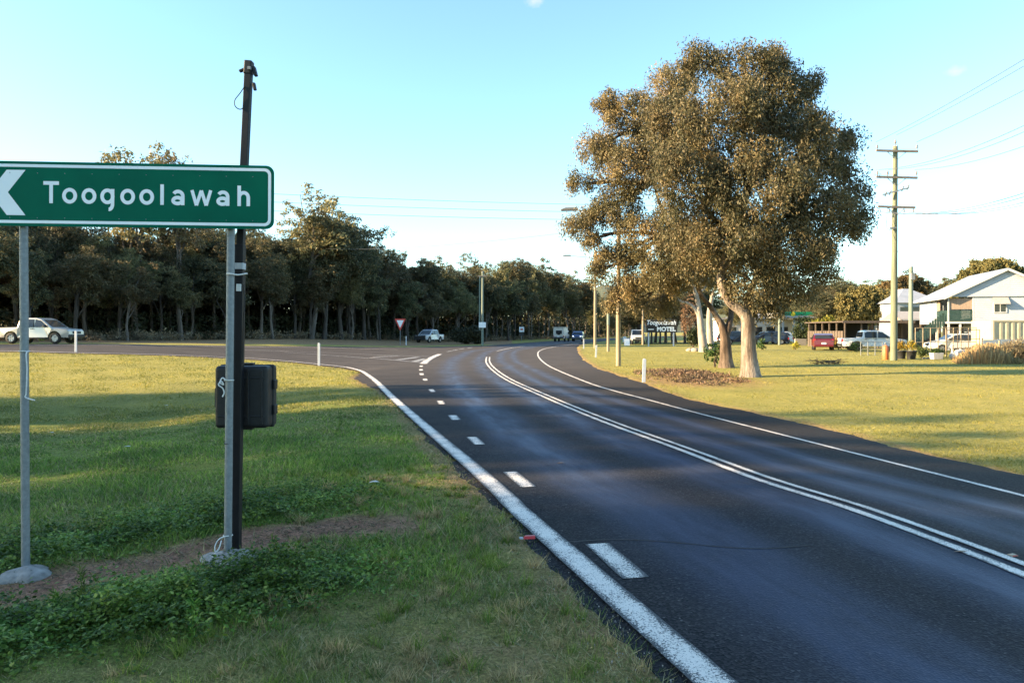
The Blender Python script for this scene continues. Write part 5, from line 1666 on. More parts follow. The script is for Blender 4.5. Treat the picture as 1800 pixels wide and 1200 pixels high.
def vehicle(name, label, cat, loc, rz, top, zb, wheels, ra, rt, W, belt, roof, paint, side_windows, screens, tails=None, heads=None, lit=False, plate=True, extras=None, group=None, bumper='black_trim'):
    root = thing(name, label, cat, loc, rz, group)
    body, hw = body_mesh('body', top, zb, wheels, ra, W, belt, roof, 0.16, paint, root)
    for poly in side_windows:
        for s in (1, -1):
            vs = [(x, s * (hw(x, z) + 0.012), z) for x, z in poly]
            cx = sum(p[0] for p in vs) / len(vs)
            mb = MB()
            vin = [(x, y - s * 0.02, z) for x, y, z in vs]
            k = len(vs)
            idx_ = list(range(k))
            mb.add(vs + vin, [tuple(idx_ if s < 0 else reversed(idx_))] + [(i, (i + 1) % k, (i + 1) % k + k, i + k) for i in range(k)])
            build('window', mb, M['glass'], root, True)
    for nm, (xa, za), (xb, zb_) in screens:
        d = Vector((xb - xa, 0, zb_ - za)).normalized()
        nv = Vector((-d.z, 0, d.x)) if (xa + xb) < 0 else Vector((d.z, 0, -d.x))
        if nv.z < 0:
            nv = -nv
        if abs(nv.z) < 0.05:
            nv = Vector((1 if xa > 0 else -1, 0, 0))
        o = nv * 0.012
        ya, yb = hw(xa, za) * 0.86, hw(xb, zb_) * 0.84
        mb = MB()
        f = [Vector((xa, -ya, za)) + o, Vector((xa, ya, za)) + o, Vector((xb, yb, zb_)) + o, Vector((xb, -yb, zb_)) + o]
        bk_ = [p - nv * 0.02 for p in f]
        mb.add(f + bk_, [(0, 1, 2, 3), (7, 6, 5, 4), (0, 4, 5, 1), (1, 5, 6, 2), (2, 6, 7, 3), (3, 7, 4, 0)])
        build(nm, mb, M['glass'], root, True)
    # wheels
    for wx in wheels:
        for s in (1, -1):
            mb = MB()
            yo, yi = s * (W - 0.02), s * (W - 0.25)
            prof = [(rt * 0.62, yo), (rt * 0.94, yo), (rt, yo - s * 0.04), (rt, yi + s * 0.04), (rt * 0.94, yi), (rt * 0.5, yi)]
            n = 22
            vs, fs = [], []
            for r, y in prof:
                for k in range(n):
                    a = 2 * math.pi * k / n
                    vs.append((wx + r * math.cos(a), y, rt + r * math.sin(a)))
            for i in range(len(prof) - 1):
                for k in range(n):
                    fs.append((i * n + k, i * n + (k + 1) % n, (i + 1) * n + (k + 1) % n, (i + 1) * n + k))
            mb.add(vs, fs, True)
            wh = build('wheel', mb, M['tyre'], root, True)
            rm = MB()
            rm.add([(wx + rt * 0.62 * math.cos(2 * math.pi * k / 20), yo - s * 0.05, rt + rt * 0.62 * math.sin(2 * math.pi * k / 20)) for k in range(20)], [tuple(range(20))])
            for k in range(6):
                a = 2 * math.pi * k / 6
                rm.bar((wx + 0.04 * math.cos(a), yo - s * 0.025, rt + 0.04 * math.sin(a)), (wx + rt * 0.58 * math.cos(a), yo - s * 0.015, rt + rt * 0.58 * math.sin(a)), 0.05, 0.03, (0, 1, 0))
            build('rim', rm, M['rim'], wh, True)
    xs = [p[0] for p in top]
    rear, front = min(xs), max(xs)
    build('front_bumper', MB().box(front - 0.20, front + 0.05, -W * 0.88, W * 0.88, zb + 0.02, zb + 0.22), M[bumper] if isinstance(bumper, str) else bumper, root, True, 0.04)
    build('rear_bumper', MB().box(rear - 0.05, rear + 0.15, -W * 0.90, W * 0.90, zb + 0.04, zb + 0.22), M[bumper] if isinstance(bumper, str) else bumper, root, True, 0.04)
    build('grille', MB().box(front - 0.04, front + 0.025, -W * 0.45, W * 0.45, zb + 0.26, zb + 0.42), M['black_trim'], root, True, 0.01)
    hx, hz = heads or (front - 0.10, zb + 0.40)
    tx_, tz = tails or (rear + 0.02, zb + 0.45)
    for s in (1, -1):
        build('headlight', MB().box(hx - 0.10, hx + 0.085, s * W * 0.68 - 0.14, s * W * 0.68 + 0.14, hz - 0.075, hz + 0.075), M['headlight' if lit else 'lamp_clear'], root, True, 0.03)
        build('tail_light', MB().box(tx_ - 0.05, tx_ + 0.10, s * W * 0.84 - 0.09, s * W * 0.84 + 0.09, tz - 0.13, tz + 0.13), M['tail_red'], root, True, 0.02)
        build('mirror', MB().box(front * 0.36 - 0.07, front * 0.36 + 0.07, s * (W + 0.06) - 0.08, s * (W + 0.06) + 0.08, belt + 0.02, belt + 0.17), M['black_trim'], root, True, 0.03)
    if plate:
        build('number_plate', MB().box(rear - 0.065, rear - 0.052, -0.18, 0.18, zb + 0.10 + 0.15, zb + 0.24 + 0.15), M['white_sign'], root, True)
    for door in (extras or []):
        door(root, hw)
    return root

def door_handles(xs, z):
    def f(root, hw):
        for x in xs:
            for s in (1, -1):
                build('door_handle', MB().box(x - 0.09, x + 0.09, s * (hw(x, z) + 0.015) - 0.015, s * (hw(x, z) + 0.015) + 0.015, z - 0.02, z + 0.02), M['black_trim'], root, True, 0.008)
    return f
def side_step(x0, x1, z):
    def f(root, hw):
        for s in (1, -1):
            build('side_step', MB().box(x0, x1, s * 0.93 - 0.05, s * 0.93 + 0.05, z - 0.03, z + 0.03), M['black_trim'], root, True, 0.01)
    return f

UTE = [(2.60, 0.58), (2.58, 0.86), (2.42, 0.99), (1.45, 1.09), (0.66, 1.66), (0.30, 1.76), (-0.62, 1.76), (-0.88, 1.68), (-1.00, 1.13), (-2.52, 1.10), (-2.58, 1.05), (-2.60, 0.58)]
UTE_WIN = [[(1.18, 1.15), (0.62, 1.58), (0.26, 1.66), (0.22, 1.13)], [(0.12, 1.13), (0.14, 1.66), (-0.58, 1.66), (-0.82, 1.55), (-0.84, 1.13)]]
UTE_SCR = [('windscreen', (1.40, 1.13), (0.70, 1.63)), ('rear_window', (-0.985, 1.20), (-0.90, 1.60))]
g = ground_at(71, 51)
vehicle('pickup', 'silver dual cab pickup driving along the side road at the left', 'pickup truck', (g.x, g.y, g.z + 0.02), R(-3), UTE, 0.42, (1.62, -1.45), 0.47, 0.385, 0.92, 1.10, 1.76, M['paint_silver'], UTE_WIN, UTE_SCR,
        (-2.56, 0.92), (2.46, 0.86), extras=[door_handles((0.05, -0.72), 1.02), side_step(-0.9, 1.0, 0.38)])
g = ground_at(1532, 63)
def wb_rack(root, hw):
    mb = MB()
    for y in (-0.8, 0.8):
        mb.bar((-1.1, y, 1.15), (-1.1, y, 1.9), 0.05)
        mb.bar((-2.5, y, 1.15), (-2.5, y, 1.9), 0.05)
        mb.bar((-2.5, y, 1.9), (-1.1, y, 1.9), 0.05)
    build('ladder_rack', mb, M['galv'], root, True)
vehicle('pickup', 'white dual cab pickup parked in front of the brown carport', 'pickup truck', (g.x, g.y, g.z), R(-8), UTE, 0.42, (1.62, -1.45), 0.47, 0.385, 0.92, 1.10, 1.76, M['paint_white'], UTE_WIN, UTE_SCR,
        (-2.56, 0.92), (2.46, 0.86), extras=[door_handles((0.05, -0.72), 1.02)])
HATCH = [(2.02, 0.45), (2.0, 0.70), (1.85, 0.80), (1.05, 0.95), (0.35, 1.40), (0.0, 1.48), (-0.9, 1.46), (-1.45, 1.36), (-1.88, 0.98), (-2.0, 0.90), (-2.02, 0.45)]
HATCH_WIN = [[(0.80, 1.00), (0.30, 1.34), (-0.05, 1.40), (-0.08, 0.98)], [(-0.16, 0.98), (-0.14, 1.40), (-0.9, 1.38), (-1.35, 1.24), (-1.45, 1.0)]]
HATCH_SCR = [('windscreen', (0.99, 0.99), (0.40, 1.37)), ('rear_window', (-1.86, 1.02), (-1.50, 1.33))]
g = ground_at(1446, 66)
vehicle('hatchback', 'red hatchback parked on the lawn seen from behind', 'car', (g.x, g.y, g.z), R(70), HATCH, 0.30, (1.25, -1.2), 0.36, 0.31, 0.87, 0.95, 1.48, M['paint_red'], HATCH_WIN, HATCH_SCR, (-1.93, 0.86), (1.88, 0.66), bumper=M['paint_red'])
SUV = [(2.2, 0.5), (2.18, 0.80), (2.0, 0.95), (1.15, 1.08), (0.45, 1.55), (0.1, 1.66), (-1.5, 1.64), (-1.95, 1.50), (-2.18, 1.05), (-2.22, 0.5)]
SUV_WIN = [[(0.92, 1.12), (0.40, 1.48), (0.02, 1.57), (0.0, 1.10)], [(-0.1, 1.10), (-0.08, 1.57), (-0.95, 1.56), (-0.95, 1.10)], [(-1.05, 1.10), (-1.05, 1.56), (-1.5, 1.55), (-1.85, 1.15)]]
SUV_SCR = [('windscreen', (1.08, 1.13), (0.52, 1.51)), ('rear_window', (-2.14, 1.12), (-1.98, 1.47))]
x_, d_ = (1016 - 900) / FPX * 124, 124
vehicle('suv', 'blue car coming along the road with lit headlights', 'car', (x_, d_, zt(x_, d_) + 0.02), R(-100), SUV, 0.33, (1.36, -1.36), 0.40, 0.35, 0.90, 1.08, 1.66, M['paint_blue'], SUV_WIN, SUV_SCR, None, (2.06, 0.78), lit=True)
# white pickup with a canopy driving away
CAN = [(2.5, 0.6), (2.48, 0.9), (2.3, 1.02), (1.6, 1.12), (1.1, 1.72), (0.8, 1.80), (0.3, 1.80), (0.25, 2.28), (-2.4, 2.28), (-2.5, 2.2), (-2.5, 0.62)]
x_, d_ = (987.5 - 900) / FPX * 122, 122
def canopy_back(root, hw):
    build('rear_hatch', MB().box(-2.53, -2.505, -0.55, 0.42, 1.25, 1.80), M['glass'], root, True)
    build('spare_wheel', MB().tube([(-2.52, -0.05, 1.42), (-2.66, -0.05, 1.42)], 0.33, 18), M['tyre'], root, True)
    build('roof_edge', MB().box(-2.54, 0.3, -1.0, 1.0, 2.283, 2.35), M['paint_cream'], root, True)
    build('tray', MB().box(-2.52, 0.2, -0.98, 0.98, 0.72, 0.80), M['galv'], root, True)
vehicle('canopy_truck', 'white canopy truck driving away down the road', 'truck', (x_, d_, zt(x_, d_) + 0.02), R(74), CAN, 0.5, (1.55, -1.45), 0.48, 0.39, 0.95, 2.2, 2.4, M['paint_cream'], [[(1.38, 1.18), (1.06, 1.62), (0.45, 1.68), (0.45, 1.16)]], [('windscreen', (1.56, 1.16), (1.14, 1.68))], (-2.46, 0.82), (2.38, 0.9), extras=[canopy_back])
# white car with a dark bull bar parked on the far grass
g = ground_at(755, 100)
def bull(root, hw):
    mb = MB()
    for z in (0.55, 0.8, 1.02):
        mb.bar((2.72, -0.85, z), (2.72, 0.85, z), 0.07)
    for y in (-0.82, -0.35, 0.35, 0.82):
        mb.bar((2.72, y, 0.4), (2.72, y, 1.02), 0.07)
    mb.box(2.62, 2.7, -0.8, 0.8, 0.42, 0.95)
    build('bull_bar', mb, M['black_trim'], root, True)
    build('roof_bar', MB().box(0.1, 0.3, -0.6, 0.6, 1.77, 1.86), M['paint_blue'], root, True)
vehicle('pickup', 'white and dark pickup with bull bar parked on the grass by the wood', 'pickup truck', (g.x, g.y, g.z), R(-112), UTE, 0.42, (1.62, -1.45), 0.47, 0.385, 0.92, 1.10, 1.76, M['paint_white'], UTE_WIN, UTE_SCR, None, (2.5, 0.92), extras=[bull])
# vehicles by the motel and the fuel station
g = ground_at(1120, 94)
def jeep_top(root, hw):
    build('spare_wheel', MB().tube([(-2.26, 0, 0.95), (-2.42, 0, 0.95)], 0.36, 18), M['tyre'], root, True)
JEEP = [(1.95, 0.6), (1.93, 1.0), (1.8, 1.08), (0.85, 1.14), (0.62, 1.78), (0.5, 1.86), (-1.9, 1.86), (-2.0, 1.80), (-2.05, 0.6)]
vehicle('off_roader', 'small white off roader with black front parked left of the motel sign', 'car', (g.x, g.y, g.z), R(-95), JEEP, 0.48, (1.25, -1.2), 0.46, 0.40, 0.84, 1.14, 1.86, M['paint_white'], [[(0.70, 1.20), (0.55, 1.72), (-0.4, 1.76), (-0.4, 1.18)], [(-0.5, 1.18), (-0.5, 1.76), (-1.8, 1.76), (-1.85, 1.18)]], [('windscreen', (0.83, 1.20), (0.64, 1.74))], None, (1.85, 0.86), extras=[bull if False else jeep_top])
for i, (px, d, rz, pt, lab) in enumerate(((1352, 92, 168, 'paint_dark', 'dark blue car parked by the fuel station, right of the leaning trunk'), (1296, 90, 10, 'paint_dark', 'dark car half hidden between the gum trunks'), (1362, 100, 176, 'paint_white', 'white car parked behind the dark blue one at the fuel station'), (1343, 98, 170, 'paint_dark', 'dark car behind the clipped bush'))):
    g = ground_at(px, d)
    vehicle('suv', lab, 'car', (g.x, g.y, g.z), R(rz), SUV, 0.33, (1.36, -1.36), 0.40, 0.35, 0.90, 1.08, 1.66, M[pt], SUV_WIN, SUV_SCR, None, (2.06, 0.78))
g = ground_at(1705, 58)
vehicle('hatchback', 'white car parked behind the wire enclosure', 'car', (g.x - 1.2, g.y, g.z), R(172), HATCH, 0.30, (1.25, -1.2), 0.36, 0.31, 0.87, 0.95, 1.48, M['paint_white'], HATCH_WIN, HATCH_SCR, (-1.93, 0.86), (1.88, 0.66), bumper=M['paint_white'])

# ------------------------------------------------------------------ motel sign
g = ground_at(1162, 84)
root = thing('motel_sign', 'dark motel sign with white lettering on two posts', 'sign', g)
s = 84 / FPX
def mx(px): return (px - 1162) * s
def mz(py): return EYE - (py - HOR) * s - g.z
for px in (1140, 1184):
    build('post', MB().box(mx(px) - 0.07, mx(px) + 0.07, -0.06, 0.06, -0.2, mz(583)), M['white_post'], root, True)
build('sign_panel', MB().box(mx(1136), mx(1190), -0.10, 0.02, mz(584), mz(561)), M['dark_in'], root, True, 0.01)
text_part('Toogoolawah', M['white_sign'], root, 51 * s, 11 * s, (mx(1137), -0.11, mz(573.5)), (1, 0, 0), (0, 0, 1), 0.02, 1.0, 0.25)
text_part('MOTEL', M['white_sign'], root, 33 * s, 8.0 * s, (mx(1154.5), -0.11, mz(582.2)), (1, 0, 0), (0, 0, 1), 0.05, 1.02)
build('vacancy_plate', MB().box(mx(1139), mx(1149), -0.125, -0.105, mz(579.5), mz(578)), M['white_sign'], root, True)
for px, d, py, w_, h_, lab in ((1102, 88, 608, 9, 12, 'white sandwich board on the grass left of the motel sign'), (1098, 118, 600, 6, 10, 'pale blue board beside the road beyond the sandwich board')):
    g = ground_at(px, d)
    s = d / FPX
    root = thing('sandwich_board', lab, 'sign', g)
    H = h_ * s
    W2 = w_ * s / 2
    build('front_panel', MB().prism([(-W2, 0), (W2, 0), (W2, H), (-W2, H)], (0, -0.25, 0), (1, 0, 0), (0, 0.22, 0.975), 0.03), M['white_sign'], root, True)
    build('back_panel', MB().prism([(-W2, 0), (W2, 0), (W2, H), (-W2, H)], (0, 0.25, 0), (1, 0, 0), (0, -0.22, 0.975), 0.03), M['white_sign'], root, True)

# ------------------------------------------------------------------ the white house on stumps
hx, hd_ = (1768 - 900) / FPX * 62, 62.0
HZ = zt(hx, hd_)
house = thing('house', 'white high set weatherboard house with gable and verandah at the right', 'house', (hx, hd_, HZ), R(-14.6))
HW, HL = 4.35, 8.5
FL, EV, AP = 2.45, 4.55, 6.75
# wall of the upper floor: verandah cut out at the front left corner
VX, VY = -2.35, 3.4
mb = MB()
mb.box(VX, HW, 0, HL, FL, EV)
mb.box(-HW + 0.0, VX - 0.004, VY, HL, FL, EV)
build('wall', mb, M['boards'], house, True)
mb = MB()
mb.prism([(-HW, 0), (HW, 0), (0, AP - EV)], (0, -0.012, EV + 0.002), (1, 0, 0), (0, 0, 1), -0.14)
build('gable', mb, M['boards'], house, True)
mb = MB()
mb.box(VX, HW, 0.02, 0.18, 0, FL - 0.16)
mb.box(HW - 0.16, HW, 0.184, HL, 0, FL - 0.16)
mb.box(VX, VX + 0.16, 0.184, HL * 0.5, 0, FL - 0.16)
build('lower_wall', mb, M['boards'], house, True)
build('floor_band', MB().box(-HW, HW, -0.03, HL, FL - 0.155, FL - 0.004), M['white_trim'], house, True)
for s in (-1, 1):
    mb = MB()
    a, b = Vector((0, 0, AP + 0.10)), Vector((s * (HW + 0.45), 0, EV - 0.10))
    d = (b - a)
    n2 = Vector((d.z, 0, -d.x)).normalized()
    if n2.z < 0: n2 = -n2
    y0, y1 = -0.45, HL + 0.4
    q = [Vector((a.x, y0, a.z)), Vector((b.x, y0, b.z)), Vector((b.x, y1, b.z)), Vector((a.x, y1, a.z))]
    mb.add(q + [p + n2 * 0.05 for p in q], [(0, 1, 2, 3), (7, 6, 5, 4), (0, 4, 5, 1), (1, 5, 6, 2), (2, 6, 7, 3), (3, 7, 4, 0)])
    o = build('roof', mb, M['roof_white'], house, True)
    mb = MB()
    mb.bar((0, y0 - 0.02, AP + 0.06), (s * (HW + 0.45), y0 - 0.02, EV - 0.14), 0.04, 0.20)
    build('bargeboard', mb, M['white_trim'], o, True)
    build('gutter', MB().box(s * (HW + 0.5) - 0.06, s * (HW + 0.5) + 0.06, y0, y1, EV - 0.2, EV - 0.08), M['white_trim'], o, True)
# verandah
ver = build('verandah', MB().box(-HW, VX - 0.01, 0.03, VY - 0.01, FL, FL + 0.03), M['timber_fence'], house, True)
for x in (-HW + 0.05, VX - 0.07):
    build('verandah_post', MB().box(x - 0.05, x + 0.05, 0.0, 0.1, FL, EV), M['white_trim'], ver, True)
build('verandah_post', MB().box(-HW, -HW + 0.1, VY - 0.2, VY - 0.1, FL, EV), M['white_trim'], ver, True)
for i in range(9):
    z = FL + 0.04 + i * 0.105
    build('board', MB().box(-HW + 0.1, VX - 0.13, 0.02, 0.05, z, z + 0.095), M['green_trim'], ver, True)
    build('board', MB().box(-HW + 0.02, -HW + 0.05, 0.12, VY - 0.22, z, z + 0.095), M['green_trim'], ver, True)
build('blind', MB().box(-HW + 0.12, VX - 0.13, 0.09, 0.11, FL + 1.05, EV - 0.12), M['blind'], ver, True)
build('blind', MB().box(-HW + 0.05, -HW + 0.08, VY - 1.0, VY - 0.25, FL + 1.0, EV - 0.1), M['blind'], ver, True)
build('stump', MB().box(-HW + 0.02, -HW + 0.16, 0.04, 0.18, 0, FL - 0.16), M['white_trim'], house, True)
build('stump', MB().box(-HW + 0.02, -HW + 0.16, VY, VY + 0.14, 0, FL - 0.16), M['white_trim'], house, True)
build('stump', MB().box(VX - 1.1, VX - 0.96, 0.04, 0.18, 0, FL - 0.16), M['white_trim'], house, True)
build('lower_screen', MB().box(-HW + 0.3, VX - 0.1, 2.4, 2.45, 0, FL - 0.17), M['dark_in'], house, True)
# window with awning
wx0, wx1, wz0, wz1 = -0.85, 0.0, FL + 0.80, FL + 1.55
wn = build('window', MB().box(wx0, wx1, -0.05, -0.002, wz0, wz1), M['glass'], house, True)
fr2 = MB()
for x0, x1, z0, z1 in ((wx0 - .08, wx0, wz0 - .08, wz1 + .08), (wx1, wx1 + .08, wz0 - .08, wz1 + .08), (wx0, wx1, wz0 - .08, wz0), (wx0, wx1, wz1, wz1 + .08)):
    fr2.box(x0, x1, -0.07, -0.001, z0, z1)
build('frame', fr2, M['white_trim'], wn, True)
build('mullion', MB().box(-0.45, -0.40, -0.062, -0.052, wz0, wz1), M['white_trim'], wn, True)
aw = MB()
aw.prism([(-0.58, 0), (0.58, 0), (0.58, 0.85), (-0.58, 0.85)], (-0.42, -0.62, wz1 - 0.1), (1, 0, 0), (0, 0.68, 0.73), 0.03)
build('awning', aw, M['tile_grey'], house, True)
build('door', MB().box(-0.6, 0.25, -0.012, 0.015, 0.0, 2.0), M['blue_door'], house, True)
dw = build('window', MB().box(-2.0, -0.9, -0.012, 0.015, 0.9, 1.9), M['glass'], house, True)
# stair on the left side
st = MB()
for i in range(12):
    t = i / 12
    st.box(-HW - 0.3 - t * 2.8 - 0.28, -HW - 0.3 - t * 2.8, 0.6, 1.6, FL - 0.1 - t * 2.3 - 0.04, FL - 0.1 - t * 2.3)
build('stair', st, M['timber_fence'], house, True)
sd2 = MB()
for i in range(16):
    t = i / 15
    sd2.box(-HW - 0.2 - t * 3.0 - 0.085, -HW - 0.2 - t * 3.0 + 0.085, 0.55, 0.585, max(0, FL - 0.4 - t * 2.5), FL + 0.75 - t * 2.4)
build('stair_rail', sd2, M['green_trim'], house, True)

# ------------------------------------------------------------------ the house behind, its shed and the carport
def hip_house(label, px0, px1, d, eave_y, top_y, depth):
    s = d / FPX
    x0, x1 = (px0 - 900) * s, (px1 - 900) * s
    cxx = (x0 + x1) / 2
    gz_ = zt(cxx, d)
    root = thing('house', label, 'house', (cxx, d, gz_))
    W_ = (x1 - x0) / 2
    ev, tp = EYE - (eave_y - HOR) * s - gz_, EYE - (top_y - HOR) * s - gz_
    build('wall', MB().box(-W_ + 0.4, W_ - 0.4, 0.4, depth, 0, ev), M['boards'], root, True)
    mb = MB()
    r_in = W_ * 0.12
    vs = [(-W_, 0, ev), (W_, 0, ev), (W_, depth + 0.4, ev), (-W_, depth + 0.4, ev), (-r_in, depth * 0.35, tp), (r_in, depth * 0.35, tp), (r_in, depth * 0.65, tp), (-r_in, depth * 0.65, tp)]
    mb.add(vs, [(0, 1, 5, 4), (1, 2, 6, 5), (2, 3, 7, 6), (3, 0, 4, 7), (4, 5, 6, 7), (3, 2, 1, 0)])
    build('roof', mb, M['roof_white'], root, True)
    for fx_ in (-0.55, -0.1, 0.4):
        wd_ = build('window', MB().box(fx_ * W_ - 0.5, fx_ * W_ + 0.5, 0.36, 0.398, ev - 1.6, ev - 0.5), M['glass'], root, True)
        build('sill', MB().box(fx_ * W_ - 0.58, fx_ * W_ + 0.58, 0.30, 0.36, ev - 1.72, ev - 1.61), M['white_trim'], wd_, True)
    return root
hip_house('white hip roofed house behind the grey green pole', 1572, 1662, 92, 532, 505, 9)
# low grey roofed shed
d = 74
s = d / FPX
x0, x1 = (1582 - 900) * s, (1652 - 900) * s
cxx = (x0 + x1) / 2
root = thing('shed', 'low shed with grey roof and tan gable beside the white house', 'shed', (cxx, d, zt(cxx, d)))
z0, z1 = EYE - (561 - HOR) * s, EYE - (546 - HOR) * s
W_ = (x1 - x0) / 2
mb = MB()
mb.add([(-W_ - .1, -0.3, z0), (W_, -0.3, z0), (W_, 2.2, z1), (-W_ + 0.3, 2.2, z1)], [(0, 1, 2, 3)])
mb.add([(-W_ - .1, -0.3, z0 - .06), (W_, -0.3, z0 - .06), (W_, 2.2, z1 - .06), (-W_ + 0.3, 2.2, z1 - .06)], [(3, 2, 1, 0)])
mb.add([(-W_ - .1, -0.3, z0), (W_, -0.3, z0), (W_, -0.3, z0 - .06), (-W_ - .1, -0.3, z0 - .06)], [(3, 2, 1, 0)])
build('roof', mb, M['tile_grey'], root, True)
mb = MB()
mb.add([(-W_ - .06, -0.2, z0 - .07), (-W_ + .1, 4.2, z0 - .07), (-W_ + .28, 2.2, z1 - .07)], [(0, 2, 1)])
build('gable', mb, M['brick_tan'], root, True)
build('wall', MB().box(-W_, W_, 0.4, 0.6, 0, z0 - 0.1), M['shed_brown'], root, True)
for x in (-W_ + 0.1, 0.0, W_ - 0.1):
    build('post', MB().box(x - 0.08, x + 0.08, -0.25, -0.1, 0, z0 - 0.08), M['timber_fence'], root, True)
# carport
d = 72
s = d / FPX
x0, x1 = (1484 - 900) * s, (1600 - 900) * s
cxx = (x0 + x1) / 2
W_ = (x1 - x0) / 2
root = thing('carport', 'flat roofed brown carport left of the houses', 'carport', (cxx, d, zt(cxx, d)))
hz = EYE - (564 - HOR) * s
build('roof', MB().box(-W_ - 0.3, W_ + 0.2, -0.4, 9.0, hz - 0.12, hz), M['shed_brown'], root, True)
build('fascia', MB().box(-W_ - 0.34, W_ + 0.24, -0.46, -0.402, hz - 0.2, hz + 0.03), M['shed_brown'], root, True)
for i, x in enumerate(np.linspace(-W_, W_, 5)):
    build('post', MB().box(x - 0.06, x + 0.06, -0.2, -0.08, 0, hz - 0.13), M['timber_fence'], root, True)
for y in np.linspace(1.6, 8.4, 5):
    build('post', MB().box(-W_ - 0.06, -W_ + 0.06, y, y + 0.12, 0, hz - 0.13), M['timber_fence'], root, True)
for i in range(14):
    y = 0.1 + i * 0.62
    build('plank', MB().box(-W_ - 0.10, -W_ - 0.065, y, y + 0.5, 0.02, 1.7), M['timber_fence'], root, True)
build('back_wall', MB().box(-W_, W_, 8.6, 8.75, 0, hz - 0.13), M['dark_in'], root, True)

# ------------------------------------------------------------------ container and fence at the right edge
d = 52
s = d / FPX
x0 = (1745 - 900) * s
gz_ = zt(x0, d)
root = thing('shipping_container', 'cream shipping container with ribbed side by the white house', 'container', (x0, d, gz_))
zb_, zt2 = EYE - (598 - HOR) * s - gz_ , EYE - (563 - HOR) * s - gz_
zb_ = 0.55
ln_ = 6.06
mb = MB()
prof = []
x = 0.12
while x < ln_ - 0.15:
    prof += [(x, 0.0), (x + 0.16, 0.0), (x + 0.22, 0.045), (x + 0.36, 0.045)]
    x += 0.42
vs, fs = [], []
for (u, v) in prof:
    vs += [(u, v, zb_ + 0.12), (u, v, zt2 - 0.10)]
for i in range(len(prof) - 1):
    fs.append((2 * i, 2 * i + 2, 2 * i + 3, 2 * i + 1))
mb.add(vs, fs)
build('ribbed_side', mb, M['cream'], root, True)
mb = MB()
for (u0, u1, w0, w1) in ((0, ln_, zb_, zb_ + 0.12), (0, ln_, zt2 - 0.1, zt2)):
    mb.box(u0, u1, -0.03, 0.06, w0, w1)
for u in (0, ln_ - 0.12):
    mb.box(u, u + 0.12, -0.032, 0.08, zb_ + 0.122, zt2 - 0.102)
build('frame', mb, M['cream'], root, True)
build('end_wall', MB().box(-0.005, 0.10, 0.10, 2.43, zb_, zt2 - 0.003), M['cream'], root, True)
build('roof', MB().box(0.10, ln_, 0.065, 2.43, zt2 - 0.06, zt2 - 0.004), M['cream'], root, True)
build('skid', MB().box(0.1, 0.5, 0.1, 2.3, 0, zb_ - 0.003).box(ln_ - 0.5, ln_ - 0.1, 0.1, 2.3, 0, zb_ - 0.003), M['timber_fence'], root, True)
d = 47.5
x0 = (1728 - 900) / FPX * d
root = thing('sheet_fence', 'grey blue sheet metal fence below the cream container', 'fence', (x0, d, zt(x0, d)))
for i in range(6):
    build('panel', MB().box(i * 0.9 + 0.01, i * 0.9 + 0.89, 0, 0.03, 0.05, 1.05 + 0.03 * (i % 2)), M['grey_blue'], root, True)
    build('post', MB().box(i * 0.9 - 0.03, i * 0.9 + 0.03, 0.035, 0.09, -0.1, 1.15), M['timber_fence'], root, True)

# wire enclosure of rails and posts
def wire_frame(label, px0, px1, d, h, npost, nrail, mat, wires=True, d1=None):
    d1 = d1 or d
    a, b = ground_at(px0, d), ground_at(px1, d1)
    root = thing('wire_enclosure', label, 'fence', a)
    dv = b - a
    for i in range(npost):
        p = dv * (i / (npost - 1))
        build('post', MB().tube([p + Vector((0, 0, -0.15)), p + Vector((0, 0, h))], 0.026, 8), mat, root, True)
    for k in range(nrail):
        z = h * (1 - k / max(1, nrail)) - 0.02
        build('rail', MB().tube([Vector((0, 0, z)), dv + Vector((0, 0, z))], 0.022, 6), mat, root, True)
    if wires:
        mb = MB()
        n = int(dv.length / 0.13)
        for i in range(n):
            p = dv * (i / n)
            mb.tube([p + Vector((0, 0.03, 0.02)), p + Vector((0, 0.03, h * 0.98))], 0.0035, 4, False)
        for k in range(int(h / 0.13)):
            z = 0.05 + k * 0.13
            mb.tube([Vector((0, 0.03, z)), dv + Vector((0, 0.03, z))], 0.0035, 4, False)
        o = build('wire_mesh', mb, M['galv'], root, True)
        o['kind'] = 'stuff'
    return root
wire_frame('low wire gate in front of the white pickup', 1513, 1551, 50, 0.95, 4, 2, M['galv'])
wire_frame('tall wire enclosure with pale rails in front of the white house', 1609, 1716, 48, 1.85, 9, 2, M['timber_pale'])
wire_frame('rusty rail frame beside the tall wire enclosure', 1664, 1722, 46.5, 1.7, 4, 3, M['timber_fence'], False)
for i, (px, d, h, lab) in enumerate(((1756, 41, 1.1, 'short grey fence post in the straw grass'), (1765, 40, 0.95, 'leaning stub post right of the short grey post'), (1786, 38, 1.15, 'fence post standing in the grey dead bush'))):
    g = ground_at(px, d)
    single('fence_post', MB().tube([g + Vector((0, 0, -0.2)), g + Vector((0.02 + 0.05 * (i == 1), 0, h))], [0.06, 0.05], 9), M['timber_pale'], lab, 'fence post', tuple(g))

